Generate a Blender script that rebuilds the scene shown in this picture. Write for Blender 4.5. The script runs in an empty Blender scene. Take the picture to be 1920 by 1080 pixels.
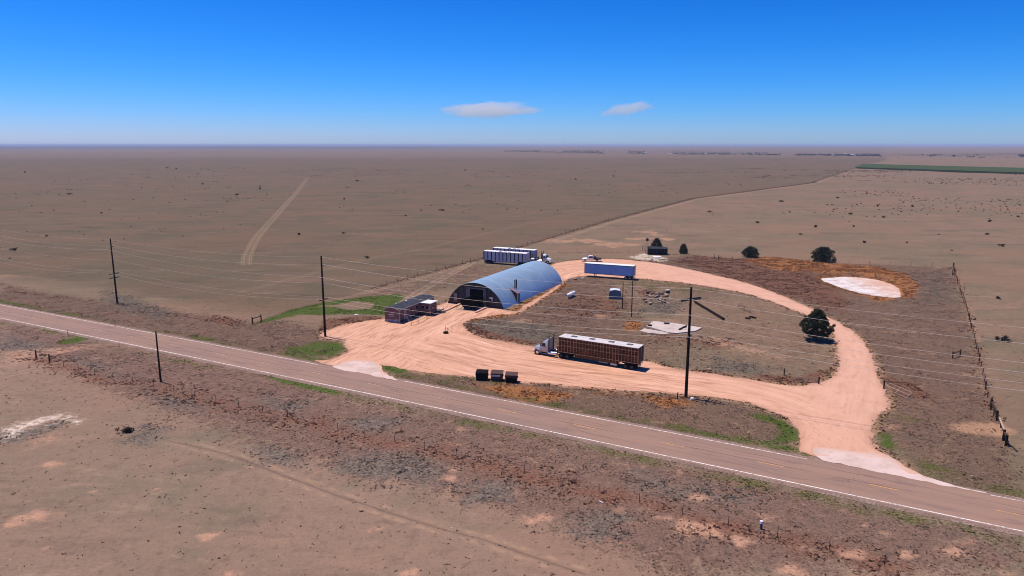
import bpy, bmesh, math, random
import numpy as np
from mathutils import Vector, Matrix, geometry
R = math.radians
rng = np.random.default_rng(7)
random.seed(7)
scene = bpy.context.scene
col = scene.collection

# ------------------------------------------------------------------ camera model
FPX, CAM_H, HOR = 1350.0, 38.0, 271.0
PITCH = math.atan((540 - HOR) / FPX)
CP, SP = math.cos(PITCH), math.sin(PITCH)

def P(x, y, z=0.0):
    """ground position (metres) that a survey of the photograph gives for a pixel"""
    u = (x - 960) / FPX; v = (y - 540) / FPX
    t = (z - CAM_H) / (-SP - v * CP)
    return np.array([u * t, (CP - v * SP) * t])

def PV(x, y, z=0.0):
    g = P(x, y, z); return Vector((g[0], g[1], z))

def proj(X, Y, Z=0.0):
    dz = Z - CAM_H; d = Y * CP - dz * SP
    return 960 + FPX * X / d, 540 - FPX * (dz * CP + Y * SP) / d

def PL(pts): return np.array([P(*q) for q in pts])

cam_d = bpy.data.cameras.new("camera"); cam = bpy.data.objects.new("camera", cam_d); col.objects.link(cam)
cam.location = (0, 0, CAM_H); cam.rotation_euler = (math.pi / 2 - PITCH, 0, 0)
cam_d.sensor_width = 36; cam_d.lens = 36 * FPX / 1920; cam_d.clip_end = 200000; cam_d.clip_start = 0.5
scene.camera = cam
scene.render.resolution_x = 1024; scene.render.resolution_y = 576

# ------------------------------------------------------------------ light
SUN_EL = R(71); SUN_AZ = np.array([-.85, .53]); SUN_AZ = SUN_AZ / np.linalg.norm(SUN_AZ)
sd = bpy.data.lights.new("sun", 'SUN'); so = bpy.data.objects.new("sun", sd); col.objects.link(so)
sd.energy = 5.0; sd.angle = R(.5); sd.color = (1, .92, .80)
so.rotation_euler = Vector((-SUN_AZ[0] * math.cos(SUN_EL), -SUN_AZ[1] * math.cos(SUN_EL), -math.sin(SUN_EL))).to_track_quat('-Z', 'Y').to_euler()
world = bpy.data.worlds.new("World"); scene.world = world; world.use_nodes = True
wn, wl = world.node_tree.nodes, world.node_tree.links
sky = wn.new('ShaderNodeTexSky'); sky.sky_type = 'NISHITA'; sky.sun_disc = False
sky.sun_elevation = SUN_EL; sky.sun_rotation = math.atan2(SUN_AZ[0], SUN_AZ[1])
sky.altitude = 1300; sky.air_density = 1.0; sky.dust_density = .5; sky.ozone_density = 2.2
SKY_S = .105
# sky light regraded by per channel gain and contrast; blue contrast dims the unseen zenith
sp_ = wn.new('ShaderNodeSeparateColor'); cb_ = wn.new('ShaderNodeCombineColor'); wl.new(sky.outputs[0], sp_.inputs[0])
for i, (gain, gam) in enumerate(((.97, 3.05), (.827, 1.56), (1.55, 1.4))):
    m1 = wn.new('ShaderNodeMath'); m1.operation = 'MULTIPLY'; m1.inputs[1].default_value = SKY_S; wl.new(sp_.outputs[i], m1.inputs[0])
    m2 = wn.new('ShaderNodeMath'); m2.operation = 'POWER'; m2.inputs[1].default_value = gam; wl.new(m1.outputs[0], m2.inputs[0])
    m3 = wn.new('ShaderNodeMath'); m3.operation = 'MULTIPLY'; m3.inputs[1].default_value = gain / SKY_S; wl.new(m2.outputs[0], m3.inputs[0]); wl.new(m3.outputs[0], cb_.inputs[i])
wl.new(cb_.outputs[0], wn['Background'].inputs[0]); wn['Background'].inputs[1].default_value = SKY_S
vs = scene.view_settings; scene.display_settings.display_device = 'sRGB'
vs.view_transform = 'Standard'; vs.look = 'None'; vs.exposure = 0; vs.gamma = 1
scene.render.engine = 'CYCLES'
cy = scene.cycles; cy.max_bounces = 12; cy.diffuse_bounces = 3; cy.glossy_bounces = 3; cy.transmission_bounces = 3
cy.volume_bounces = 10; cy.transparent_max_bounces = 8; cy.use_denoising = True; cy.pixel_filter_type = 'BLACKMAN_HARRIS'; cy.filter_width = 1.0; cy.caustics_reflective = False; cy.caustics_refractive = False

# ------------------------------------------------------------------ node helper
class NB:
    def __init__(s, name, rough=.9, spec=.2, metal=0.0):
        s.m = bpy.data.materials.new(name); s.m.use_nodes = True
        s.n, s.l = s.m.node_tree.nodes, s.m.node_tree.links
        s.b = s.n['Principled BSDF']
        s.b.inputs['Roughness'].default_value = rough; s.b.inputs['Specular IOR Level'].default_value = spec
        s.b.inputs['Metallic'].default_value = metal
        s._pos = None
    def new(s, t): return s.n.new(t)
    def put(s, sock, v):
        if hasattr(v, 'links') or isinstance(v, bpy.types.NodeSocket): s.l.new(v, sock)
        elif isinstance(v, (tuple, list)) and len(v) == 3 and sock.type == 'RGBA': sock.default_value = (*v, 1)
        else: sock.default_value = v
    def pos(s):
        if s._pos is None: s._pos = s.new('ShaderNodeNewGeometry').outputs['Position']
        return s._pos
    def obj(s): return s.new('ShaderNodeTexCoord').outputs['Object']
    def map(s, vec, scale=(1, 1, 1), rot=0.0):
        m = s.new('ShaderNodeMapping'); s.l.new(vec, m.inputs[0]); m.inputs['Scale'].default_value = scale; m.inputs['Rotation'].default_value = (0, 0, rot); return m.outputs[0]
    def noise(s, scale, detail=3, rough=.55, vec=None, dist=0.0):
        t = s.new('ShaderNodeTexNoise'); t.inputs['Scale'].default_value = scale; t.inputs['Detail'].default_value = detail
        t.inputs['Roughness'].default_value = rough; t.inputs['Distortion'].default_value = dist
        s.l.new(vec if vec is not None else s.pos(), t.inputs['Vector']); return t.outputs[0]
    def vor(s, scale, vec=None, feat='F1'):
        t = s.new('ShaderNodeTexVoronoi'); t.feature = feat; t.inputs['Scale'].default_value = scale
        s.l.new(vec if vec is not None else s.pos(), t.inputs['Vector']); return t.outputs['Distance']
    def math(s, op, a, b=0.0, c=None):
        t = s.new('ShaderNodeMath'); t.operation = op; s.put(t.inputs[0], a); s.put(t.inputs[1], b)
        if c is not None: s.put(t.inputs[2], c)
        return t.outputs[0]
    def ss(s, v, lo, hi, a=0.0, b=1.0):
        t = s.new('ShaderNodeMapRange'); t.interpolation_type = 'SMOOTHSTEP'; s.put(t.inputs[0], v)
        t.inputs[1].default_value = lo; t.inputs[2].default_value = hi; t.inputs[3].default_value = a; t.inputs[4].default_value = b; return t.outputs[0]
    def mix(s, f, a, b, mode='MIX'):
        t = s.new('ShaderNodeMix'); t.data_type = 'RGBA'; t.blend_type = mode
        s.put(t.inputs[0], f); s.put(t.inputs[6], a); s.put(t.inputs[7], b); return t.outputs[2]
    def attr(s, name, out=2):
        t = s.new('ShaderNodeAttribute'); t.attribute_name = name; return t.outputs[out]
    def color(s, c): s.put(s.b.inputs['Base Color'], c); return s
    def bump(s, h, strength=.5, dist=.1):
        t = s.new('ShaderNodeBump'); t.inputs['Strength'].default_value = strength; t.inputs['Distance'].default_value = dist
        s.l.new(h, t.inputs['Height']); s.l.new(t.outputs[0], s.b.inputs['Normal']); return s

_M = {}
def paint(name, c, rough=.6, spec=.3, metal=0.0, var=.25, scale=1.5, dirt=None):
    """plain painted or weathered surface with procedural wear"""
    if name in _M: return _M[name]
    nb = NB(name, rough, spec, metal)
    n = nb.noise(scale, 5, .6, nb.obj()); n2 = nb.noise(scale * 6, 3, .6, nb.obj())
    d = dirt or tuple(v * .55 for v in c)
    f = nb.math('MULTIPLY', nb.ss(nb.math('ADD', nb.math('MULTIPLY', n, .7), nb.math('MULTIPLY', n2, .3)), .4, .75), var * 2)
    nb.color(nb.mix(f, c, d)); _M[name] = nb.m
    return nb.m

# ------------------------------------------------------------------ mesh builder
class MB:
    def __init__(s): s.v, s.f, s.sm = [], [], []
    def add(s, vs, fs, smooth=False):
        o = len(s.v); s.v += [tuple(map(float, q)) for q in vs]
        s.f += [[i + o for i in q] for q in fs]; s.sm += [smooth] * len(fs); return s
    def box(s, c, d, rot=0.0, tilt=None):
        x, y, z = (q / 2 for q in d)
        pts = [Vector((a * x, b * y, e * z)) for a in (-1, 1) for b in (-1, 1) for e in (-1, 1)]
        m = Matrix.Rotation(rot, 3, 'Z')
        if tilt: m = m @ Matrix.Rotation(tilt[1], 3, tilt[0])
        pts = [m @ p + Vector(c) for p in pts]
        return s.add(pts, [(0, 1, 3, 2), (4, 6, 7, 5), (0, 4, 5, 1), (2, 3, 7, 6), (0, 2, 6, 4), (1, 5, 7, 3)])
    def b(s, x0, x1, y0, y1, z0, z1): return s.box(((x0 + x1) / 2, (y0 + y1) / 2, (z0 + z1) / 2), (x1 - x0, y1 - y0, z1 - z0))
    def bar(s, p, q, w, h=None, up=(0, 0, 1)):
        p, q = Vector(p), Vector(q); h = h or w; d = (q - p).normalized(); u = Vector(up)
        if abs(d.dot(u)) > .98: u = Vector((1, 0, 0))
        a = d.cross(u).normalized() * w / 2; b = a.cross(d).normalized() * h / 2
        pts = [p - a - b, p + a - b, p + a + b, p - a + b, q - a - b, q + a - b, q + a + b, q - a + b]
        return s.add(pts, [(3, 2, 1, 0), (4, 5, 6, 7), (0, 1, 5, 4), (1, 2, 6, 5), (2, 3, 7, 6), (3, 0, 4, 7)])
    def cyl(s, p, q, r, n=10, r2=None, caps=True, smooth=True):
        p, q = Vector(p), Vector(q); r2 = r if r2 is None else r2; d = (q - p).normalized()
        u = Vector((0, 0, 1)) if abs(d.z) < .9 else Vector((1, 0, 0))
        a = d.cross(u).normalized(); b = a.cross(d)
        ring = [(math.cos(2 * math.pi * i / n), math.sin(2 * math.pi * i / n)) for i in range(n)]
        pts = [p + (a * x + b * y) * r for x, y in ring] + [q + (a * x + b * y) * r2 for x, y in ring]
        s.add(pts, [(i, i + n, (i + 1) % n + n, (i + 1) % n) for i in range(n)], smooth)
        if caps: s.add(pts, [list(range(n)), list(range(2 * n - 1, n - 1, -1))])
        return s
    def tube(s, pts, r, n=6):
        pts = [Vector(q) for q in pts]; rings = []
        ds_ = [(pts[min(i + 1, len(pts) - 1)] - pts[max(i - 1, 0)]).normalized() for i in range(len(pts))]
        u = min((Vector((0, 0, 1)), Vector((1, 0, 0)), Vector((0, 1, 0))), key=lambda e: max(abs(d.dot(e)) for d in ds_))
        for i, q in enumerate(pts):
            d = ds_[i]
            a = d.cross(u).normalized(); b = a.cross(d)
            rr = r[i] if isinstance(r, (list, tuple)) else r
            rings += [q + (a * math.cos(2 * math.pi * k / n) + b * math.sin(2 * math.pi * k / n)) * rr for k in range(n)]
        fs = [(i * n + k, (i + 1) * n + k, (i + 1) * n + (k + 1) % n, i * n + (k + 1) % n) for i in range(len(pts) - 1) for k in range(n)]
        s.add(rings, fs, True); s.add(rings, [list(range(n)), list(range(len(rings) - 1, len(rings) - n - 1, -1))]); return s
    def prism(s, poly, y0, y1):
        """side outline poly [(x,z)..] extruded along y"""
        n = len(poly); pts = [(x, y0, z) for x, z in poly] + [(x, y1, z) for x, z in poly]
        return s.add(pts, [list(range(n)), list(range(2 * n - 1, n - 1, -1))] + [(i, (i + 1) % n, (i + 1) % n + n, i + n)[::-1] for i in range(n)])
    def loft(s, secs, ch=.18, smooth=True):
        """rounded box sections (x, half width low, half width high, z low, z high)"""
        rings = []
        for x, wl_, wh, z0, z1 in secs:
            c = ch * min(wh, (z1 - z0))
            rings += [(x, -wl_, z0), (x, wl_, z0), (x, wl_ * .5 + wh * .5, (z0 + z1) / 2), (x, wh, z1 - c), (x, wh - c, z1 - c * .3), (x, wh * .4, z1), (x, -wh * .4, z1), (x, -(wh - c), z1 - c * .3), (x, -wh, z1 - c), (x, -(wl_ * .5 + wh * .5), (z0 + z1) / 2)]
        n = 10
        s.add(rings, [(i * n + k, i * n + (k + 1) % n, (i + 1) * n + (k + 1) % n, (i + 1) * n + k) for i in range(len(secs) - 1) for k in range(n)], smooth)
        s.add(rings, [list(range(n))[::-1], list(range(len(rings) - n, len(rings)))]); return s
    def wheel(s, c, r, w, axis=(0, 1, 0), n=18, hole=.58):
        """tyre with rounded shoulders round axis"""
        c = Vector(c); a = Vector(axis)
        prof = [(hole * r, -w * .42), (r * .9, -w * .5), (r, -w * .36), (r, w * .36), (r * .9, w * .5), (hole * r, w * .42)]
        a.normalize(); u = Vector((0, 0, 1)) if abs(a.z) < .9 else Vector((1, 0, 0)); u = (u - a * u.dot(a)).normalized(); b = a.cross(u); rings = []
        for i in range(n):
            t = 2 * math.pi * i / n; e = u * math.cos(t) + b * math.sin(t)
            rings += [c + e * q + a * h for q, h in prof]
        k = len(prof)
        return s.add(rings, [(i * k + j, ((i + 1) % n) * k + j, ((i + 1) % n) * k + (j + 1) % k, i * k + (j + 1) % k) for i in range(n) for j in range(k)], True)
    def build(s, name, mat, parent=None, bevel=0.0, loc=None):
        me = bpy.data.meshes.new(name); me.from_pydata(s.v, [], s.f); me.validate()
        if len(me.polygons) == len(s.sm): me.polygons.foreach_set('use_smooth', s.sm)
        bm = bmesh.new(); bm.from_mesh(me); bmesh.ops.recalc_face_normals(bm, faces=bm.faces); bm.to_mesh(me); bm.free()
        me.materials.append(mat)
        o = bpy.data.objects.new(name, me); col.objects.link(o)
        if parent is not None: o.parent = parent
        if loc is not None: o.location = loc
        if bevel:
            m = o.modifiers.new('bevel', 'BEVEL'); m.width = bevel; m.segments = 2; m.limit_method = 'ANGLE'; m.angle_limit = R(35)
        return o

def tag(o, label=None, cat=None, group=None, kind=None):
    if label: o['label'] = label
    if cat: o['category'] = cat
    if group: o['group'] = group
    if kind: o['kind'] = kind
    return o
def thing(name, loc, label, cat, group=None, rz=0.0):
    o = bpy.data.objects.new(name, None); col.objects.link(o); o.empty_display_size = .2
    o.location = loc; o.rotation_euler = (0, 0, rz); return tag(o, label, cat, group)
def copy_tree(o, parent=None):
    c = o.copy(); col.objects.link(c); c.parent = parent
    for ch in list(o.children): copy_tree(ch, c)
    return c
def fast_mesh(name, V, F, mat, attrs=None, colors=None, smooth=False):
    me = bpy.data.meshes.new(name); V = np.ascontiguousarray(V, dtype=np.float32); F = np.ascontiguousarray(F, dtype=np.int32)
    k = F.shape[1]; me.vertices.add(len(V)); me.vertices.foreach_set('co', V.ravel())
    me.loops.add(F.size); me.loops.foreach_set('vertex_index', F.ravel())
    me.polygons.add(len(F)); me.polygons.foreach_set('loop_start', np.arange(0, F.size, k, dtype=np.int32))
    me.polygons.foreach_set('loop_total', np.full(len(F), k, dtype=np.int32))
    if smooth: me.polygons.foreach_set('use_smooth', np.ones(len(F), dtype=bool))
    me.update(calc_edges=True)
    for nme, a in (attrs or {}).items():
        me.attributes.new(nme, 'FLOAT', 'POINT').data.foreach_set('value', np.ascontiguousarray(a, dtype=np.float32))
    if colors is not None:
        c = np.ones((len(V), 4), np.float32); c[:, :3] = colors
        me.attributes.new('tint', 'FLOAT_COLOR', 'POINT').data.foreach_set('color', c.ravel())
    me.materials.append(mat); o = bpy.data.objects.new(name, me); col.objects.link(o); return o

# ------------------------------------------------------------------ numpy geometry
def seg_dist(X, Y, A, B):
    d = B - A; L2 = max((d * d).sum(), 1e-9)
    t = np.clip(((X - A[0]) * d[0] + (Y - A[1]) * d[1]) / L2, 0, 1)
    return np.hypot(X - A[0] - t * d[0], Y - A[1] - t * d[1]), t
def line_dist(X, Y, pts):
    D = np.full(X.shape, 1e9)
    for i in range(len(pts) - 1): D = np.minimum(D, seg_dist(X, Y, pts[i], pts[i + 1])[0])
    return D
def inside(X, Y, poly):
    r = np.zeros(X.shape, bool); n = len(poly)
    for i in range(n):
        a, b = poly[i], poly[(i + 1) % n]
        if a[1] == b[1]: continue
        c = (a[1] > Y) != (b[1] > Y)
        r ^= c & (X < (b[0] - a[0]) * (Y - a[1]) / (b[1] - a[1]) + a[0])
    return r
def sdf(X, Y, poly):
    d = line_dist(X, Y, np.vstack([poly, poly[:1]])); return np.where(inside(X, Y, poly), -d, d)
def catmull(pts, closed, step):
    pts = np.asarray(pts); n = len(pts); out = []
    for i in range(n if closed else n - 1):
        g = (lambda k: pts[k % n]) if closed else (lambda k: pts[min(max(k, 0), n - 1)])
        a, b, c, d = g(i - 1), g(i), g(i + 1), g(i + 2)
        m = max(1, int(np.linalg.norm(c - b) / step))
        for t in np.arange(m) / m:
            out.append(.5 * (2 * b + (c - a) * t + (2 * a - 5 * b + 4 * c - d) * t * t + (3 * b - a - 3 * c + d) * t ** 3))
    if not closed: out.append(pts[-1])
    return np.array(out)
def vnoise(X, Y, s, seed=0):
    """smooth value noise 0..1"""
    x, y = np.asarray(X) * s, np.asarray(Y) * s
    xi, yi = np.floor(x), np.floor(y); fx, fy = x - xi, y - yi
    fx = fx * fx * (3 - 2 * fx); fy = fy * fy * (3 - 2 * fy)
    def h(a, b):
        q = np.sin(a * 127.1 + b * 311.7 + seed * 74.7) * 43758.5453; return q - np.floor(q)
    return (h(xi, yi) * (1 - fx) + h(xi + 1, yi) * fx) * (1 - fy) + (h(xi, yi + 1) * (1 - fx) + h(xi + 1, yi + 1) * fx) * fy
def fbm(X, Y, s, seed=0):
    return .5 * vnoise(X, Y, s, seed) + .28 * vnoise(X, Y, s * 2.1, seed + 1) + .15 * vnoise(X, Y, s * 4.3, seed + 2) + .07 * vnoise(X, Y, s * 9, seed + 3)

# ------------------------------------------------------------------ layout: road
def road_c(x): return -7.8e-5 * x * x - .551 * x + 98.6          # centreline y(x)
RX = np.arange(-420, 330, 1.5)
RC = np.stack([RX, road_c(RX)], 1)
RT = np.gradient(RC, axis=0); RT /= np.linalg.norm(RT, axis=1)[:, None]; RN = np.stack([-RT[:, 1], RT[:, 0]], 1)
RS = np.concatenate([[0], np.cumsum(np.linalg.norm(np.diff(RC, axis=0), axis=1))])
def road_off(X, Y):                                               # signed metres north of the centreline
    sl = -1.56e-4 * X - .551
    return (Y - road_c(X)) / np.sqrt(1 + sl * sl)

# dirt polygons (outline surveyed from the photograph)
DIRT = PL([(588, 678), (618, 674), (640, 667), (652, 655), (640, 641), (608, 634), (600, 626), (625, 615), (660, 606), (700, 600), (722, 597), (770, 586), (818, 575),
           (840, 566), (862, 560), (960, 584), (985, 570), (1020, 551), (1046, 531), (1040, 512), (1028, 502), (1040, 494), (1065, 489.5), (1100, 486.5), (1145, 485.5), (1190, 488.5), (1235, 494), (1290, 504.5), (1350, 518), (1400, 531),
           (1450, 548), (1500, 569), (1535, 585), (1572, 604), (1605, 626), (1628, 652), (1641, 685), (1650, 712), (1664, 742), (1664, 768), (1641, 780), (1637, 802),
           (1633, 828), (1650, 846), (1690, 868), (1700, 893), (1560, 864), (1500, 847), (1496, 836), (1499, 818), (1488, 796), (1458, 777), (1410, 758), (1355, 748), (1292, 741), (1200, 735),
           (1100, 727), (1040, 721), (960, 715), (880, 706), (790, 699), (745, 690), (714, 684), (716, 697), (740, 712), (655, 694)])
ISLE = PL([(1572, 690), (1571, 665), (1566, 640), (1556, 618), (1530, 600), (1500, 586), (1450, 567), (1400, 551), (1350, 541), (1290, 531.5), (1240, 526.5), (1195, 522), (1150, 521.5),
           (1095, 518), (1062, 525), (1044, 543), (1010, 565), (970, 587), (925, 592), (885, 600), (868, 608), (880, 621), (905, 633), (950, 641.5), (1000, 650), (1100, 662), (1205, 676), (1265, 691), (1350, 703),
           (1420, 714), (1480, 722), (1532, 719), (1560, 706)])
APRON1 = PL([(622, 689), (634, 683), (655, 676), (672, 674), (702, 679), (713, 686), (717, 697), (745, 713), (700, 704.5), (655, 696)])
APRON2 = PL([(1524, 845), (1545, 839), (1580, 843), (1640, 851), (1662, 855), (1690, 872), (1735, 893), (1790, 911), (1850, 925.5), (1760, 909), (1660, 888), (1590, 874), (1545, 864)])
POND = PL([(1533, 518), (1556, 515.5), (1590, 514), (1630, 517), (1665, 525), (1690, 536), (1697, 548), (1688, 556), (1662, 556), (1630, 551), (1590, 541), (1558, 530)])
POND = POND.mean(0) + (POND - POND.mean(0)) * .92; POND_C = catmull(POND, True, 1.0)
DIRT_C, ISLE_C = catmull(DIRT, True, .7), catmull(ISLE, True, .7)
def roughen(c, amp, seed):
    n = fbm(c[:, 0], c[:, 1], .35, seed) - .5
    t = np.roll(c, -1, 0) - np.roll(c, 1, 0); t /= np.linalg.norm(t, axis=1)[:, None] + 1e-9
    return c + np.stack([-t[:, 1], t[:, 0]], 1) * ((n * 2 * amp) + (rng.random(len(c)) - .5) * amp * .5)[:, None]
DIRT_R, ISLE_R = roughen(DIRT_C, .9, 3), roughen(ISLE_C, .9, 5)

# ------------------------------------------------------------------ ground cover masks, on a raster of the site
GX0, GX1, GY0, GY1, GS = -280., 280., 34., 345., .6
gx = np.arange(GX0, GX1, GS); gy = np.arange(GY0, GY1, GS)
XX, YY = np.meshgrid(gx, gy); MASK = {}
def reg(name, poly, soft=2.0, amt=1.0, px=True):
    p = PL(poly) if px else np.asarray(poly)
    m = MASK.setdefault(name, np.zeros(XX.shape, np.float32)); mg = soft + 1
    i0, i1 = np.searchsorted(gx, [p[:, 0].min() - mg, p[:, 0].max() + mg]); j0, j1 = np.searchsorted(gy, [p[:, 1].min() - mg, p[:, 1].max() + mg])
    if i1 <= i0 or j1 <= j0: return
    sl = (slice(j0, j1), slice(i0, i1)); d = sdf(XX[sl], YY[sl], p)
    m[sl] = np.maximum(m[sl], amt * np.clip(.5 - d / (2 * soft), 0, 1))
def dab(name, x, y, rx, ry=None, amt=1.0, soft=.8):
    """elliptic patch: centre in pixels, radii in metres"""
    c = P(x, y); ry = ry or rx * .7; a = np.linspace(0, 2 * math.pi, 14)[:-1]; k = 1 + .25 * np.sin(a * 3 + x)
    reg(name, np.stack([c[0] + rx * k * np.cos(a), c[1] + ry * k * np.sin(a)], 1), soft * max(.5, rx * .35), amt, False)
def strip(name, pts, w, soft=1.5, amt=1.0, px=True):
    p = catmull(PL(pts) if px else pts, False, 3.0); m = MASK.setdefault(name, np.zeros(XX.shape, np.float32)); mg = w + soft + 1
    i0, i1 = np.searchsorted(gx, [p[:, 0].min() - mg, p[:, 0].max() + mg]); j0, j1 = np.searchsorted(gy, [p[:, 1].min() - mg, p[:, 1].max() + mg])
    if i1 <= i0 or j1 <= j0: return
    sl = (slice(j0, j1), slice(i0, i1)); d = line_dist(XX[sl], YY[sl], p) - w
    m[sl] = np.maximum(m[sl], amt * np.clip(.5 - d / (2 * soft), 0, 1))

for nme in ('green', 'red', 'orange', 'gray', 'sand', 'white', 'scrub'): MASK[nme] = np.zeros(XX.shape, np.float32)
# lush green
reg('green', [(470, 608), (500, 598), (540, 583), (580, 572), (640, 561), (700, 555), (748, 551), (762, 560), (735, 577), (722, 591), (700, 590), (640, 588), (612, 590), (560, 590), (505, 603)], 1.2)
for n_ in ('green',):
    c = P(668, 573); MASK[n_][((XX - c[0]) / 4.5) ** 2 + ((YY - c[1]) / 4.5) ** 2 < 1] = 0.05
    c = P(625, 574); MASK[n_][((XX - c[0]) / 4) ** 2 + ((YY - c[1]) / 1.0) ** 2 < 1] = 0.1
reg('green', [(520, 652), (560, 648), (585, 640), (618, 640), (640, 644), (651, 653), (630, 667), (590, 670), (540, 665)], 1.5, .72)
reg('green', [(594, 652), (630, 640), (650, 652), (625, 668), (600, 662)], 1, .95)
reg('green', [(498, 700), (522, 703), (600, 722), (645, 737), (610, 738), (560, 725), (510, 712)], .8)
reg('green', [(1400, 778), (1440, 777), (1475, 789), (1497, 811), (1494, 828), (1440, 835), (1395, 832), (1450, 822), (1468, 812), (1452, 797)], 1)
reg('green', [(1645, 817), (1665, 812), (1680, 832), (1668, 845), (1650, 836)], 1, .95)
reg('green', [(1680, 858), (1740, 882), (1800, 906), (1900, 938), (1920, 930), (1850, 905), (1760, 872), (1695, 848)], 1.5, .62)
reg('green', [(712, 684), (745, 688), (772, 698), (745, 700), (718, 692)], .6)
reg('green', [(772, 697), (850, 700), (960, 716), (960, 722), (850, 714)], 1.2, .5)
reg('green', [(75, 613), (110, 618), (114, 625), (80, 622)], .8); reg('green', [(105, 640), (150, 630), (170, 633), (150, 642), (115, 646)], .8)
reg('green', [(1195, 524), (1240, 528), (1300, 534), (1360, 545), (1350, 552), (1240, 545), (1150, 535)], 3, .4)
reg('green', [(1650, 770), (1720, 780), (1780, 790), (1700, 800), (1650, 795)], 2.5, .4)
o_ = road_off(XX, YY); vn = fbm(XX, YY, .08, 11); inx = (XX > -115)
MASK['green'] = np.maximum(MASK['green'], np.where(inx, np.clip(1 - np.abs(o_ + 6.2) / 2.6, 0, 1) * np.clip(1.9 * fbm(XX, YY, .12, 17) - .22, 0, .9) * (.42 + .38 * vn), 0))
MASK['green'] = np.maximum(MASK['green'], np.clip(1 - np.abs(o_ - 6.0) / 2.4, 0, 1) * np.clip(1.25 * vn - .05, 0, .8) * (np.abs(o_ - 6) < 2.4))
# dry red weeds
reg('red', [(1250, 492), (1300, 479), (1380, 484), (1500, 488), (1560, 494), (1530, 515), (1560, 540), (1600, 560), (1580, 590), (1500, 566), (1400, 529), (1300, 503)], 3, .72)
reg('red', [(1650, 700), (1700, 715), (1740, 735), (1745, 750), (1680, 745), (1655, 725)], 2, .95)
reg('red', [(612, 598), (650, 594), (700, 592), (722, 596), (690, 607), (640, 613), (606, 626), (596, 615)], 1, .95)
reg('red', [(380, 588), (450, 598), (455, 612), (400, 606)], 2, .8)
reg('red', [(850, 604), (875, 600), (890, 612), (950, 630), (1000, 640), (1000, 649), (905, 632), (862, 622)], 1.2, .9)
reg('red', [(1190, 545), (1230, 540), (1240, 556), (1200, 562)], 2, .6); reg('red', [(1290, 640), (1360, 632), (1400, 645), (1340, 660)], 2, .7)
reg('red', [(1420, 700), (1500, 705), (1560, 690), (1571, 680), (1571, 695), (1535, 719), (1480, 722), (1420, 713)], 1.5, .9)
reg('red', [(1250, 690), (1350, 695), (1420, 706), (1420, 714), (1350, 704), (1265, 692)], 1.2, .7)
FS_PX = [(68, 672), (93, 680), (190, 707), (300, 729), (420, 757), (558, 787), (602, 797), (649, 811), (697, 822), (747, 832), (798, 845), (855, 857), (915, 871), (979, 887), (1046, 904), (1115, 922), (1188, 940), (1272, 962), (1359, 984), (1453, 1005), (1550, 1030), (1658, 1060)]
strip('red', FS_PX, 1.6, 4.5, .86); strip('red', [(x, y - 12) for x, y in FS_PX[6:]], 1, 3, .5)
FN_PX = [(475, 605), (492, 600), (560, 580), (705, 540), (770, 521), (892, 488), (1010, 453), (1140, 414), (1300, 372), (1525, 342), (1620, 310)]
FN = PL(FN_PX); FNL = np.concatenate([np.linspace(a_, b_, max(2, int(np.linalg.norm(b_ - a_) / 4)), endpoint=False) for a_, b_ in zip(FN[3:-1], FN[4:])] + [FN[-1:]]); strip('red', FN_PX[3:8], .6, 2.0, .72)
FC_PX = [(1050, 473), (1180, 474), (1290, 479), (1400, 488), (1560, 493), (1787, 501)]; strip('red', FC_PX[:4], .5, 1.6, .75)
FR_PX = [(1787, 501), (1800, 545), (1815, 590), (1838, 685), (1858, 770), (1885, 838)]; strip('red', FR_PX, .8, 1.8, .7)
strip('red', [(0, 545), (100, 556), (220, 571), (330, 590), (420, 603)], 1.5, 3, .5)
reg('red', [(1060, 548), (1140, 545), (1190, 565), (1200, 592), (1100, 600), (1010, 588)], 5, .5); reg('red', [(1190, 612), (1330, 628), (1400, 650), (1300, 655), (1210, 640)], 4, .5)
for q in ([(1330, 628), (1380, 640), (1372, 646), (1326, 634)], [(1385, 650), (1480, 668), (1474, 673), (1380, 657)], [(1400, 640), (1440, 652), (1434, 656), (1396, 646)], [(1110, 588), (1150, 592), (1140, 597), (1105, 594)], [(1215, 596), (1300, 604), (1290, 607), (1215, 601)], [(960, 598), (1010, 600), (1000, 606), (955, 604)]): reg('sand', q, 1.6, .8)
# orange grass
reg('orange', [(1395, 487), (1440, 481), (1520, 489), (1560, 494), (1640, 499), (1700, 514), (1722, 540), (1712, 560), (1650, 564), (1600, 552), (1640, 556), (1692, 560), (1704, 545), (1690, 530), (1662, 519), (1600, 511), (1530, 513), (1450, 505)], 1.5, .95)
reg('orange', [(1533, 522), (1590, 543), (1640, 555), (1690, 561), (1705, 552), (1712, 560), (1650, 567), (1590, 551), (1540, 535)], 1.2, .8)
reg('orange', [(950, 583), (1055, 531), (1066, 536), (1010, 566), (965, 592), (905, 600), (872, 606), (880, 594)], 1, .85)
reg('orange', [(955, 722), (1010, 727), (1085, 742), (1010, 757), (960, 748), (890, 722)], 2, .92)
reg('orange', [(1190, 740), (1290, 746), (1305, 762), (1240, 766)], 2, .75); reg('orange', [(1180, 598), (1205, 605), (1195, 622), (1165, 620)], 1.5, .85)
reg('orange', [(1100, 728), (1200, 737), (1190, 745), (1110, 740)], 1.5, .5)
ring_ = POND.mean(0) + (np.vstack([POND, POND[:1]]) - POND.mean(0)) * np.array([1.07, 1.14]); strip('red', ring_, 1.6, 1.6, .95, False); strip('orange', ring_[3:9], 1.6, 1.6, .98, False); strip('orange', ring_, 1.0, 1.3, .75, False)
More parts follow.
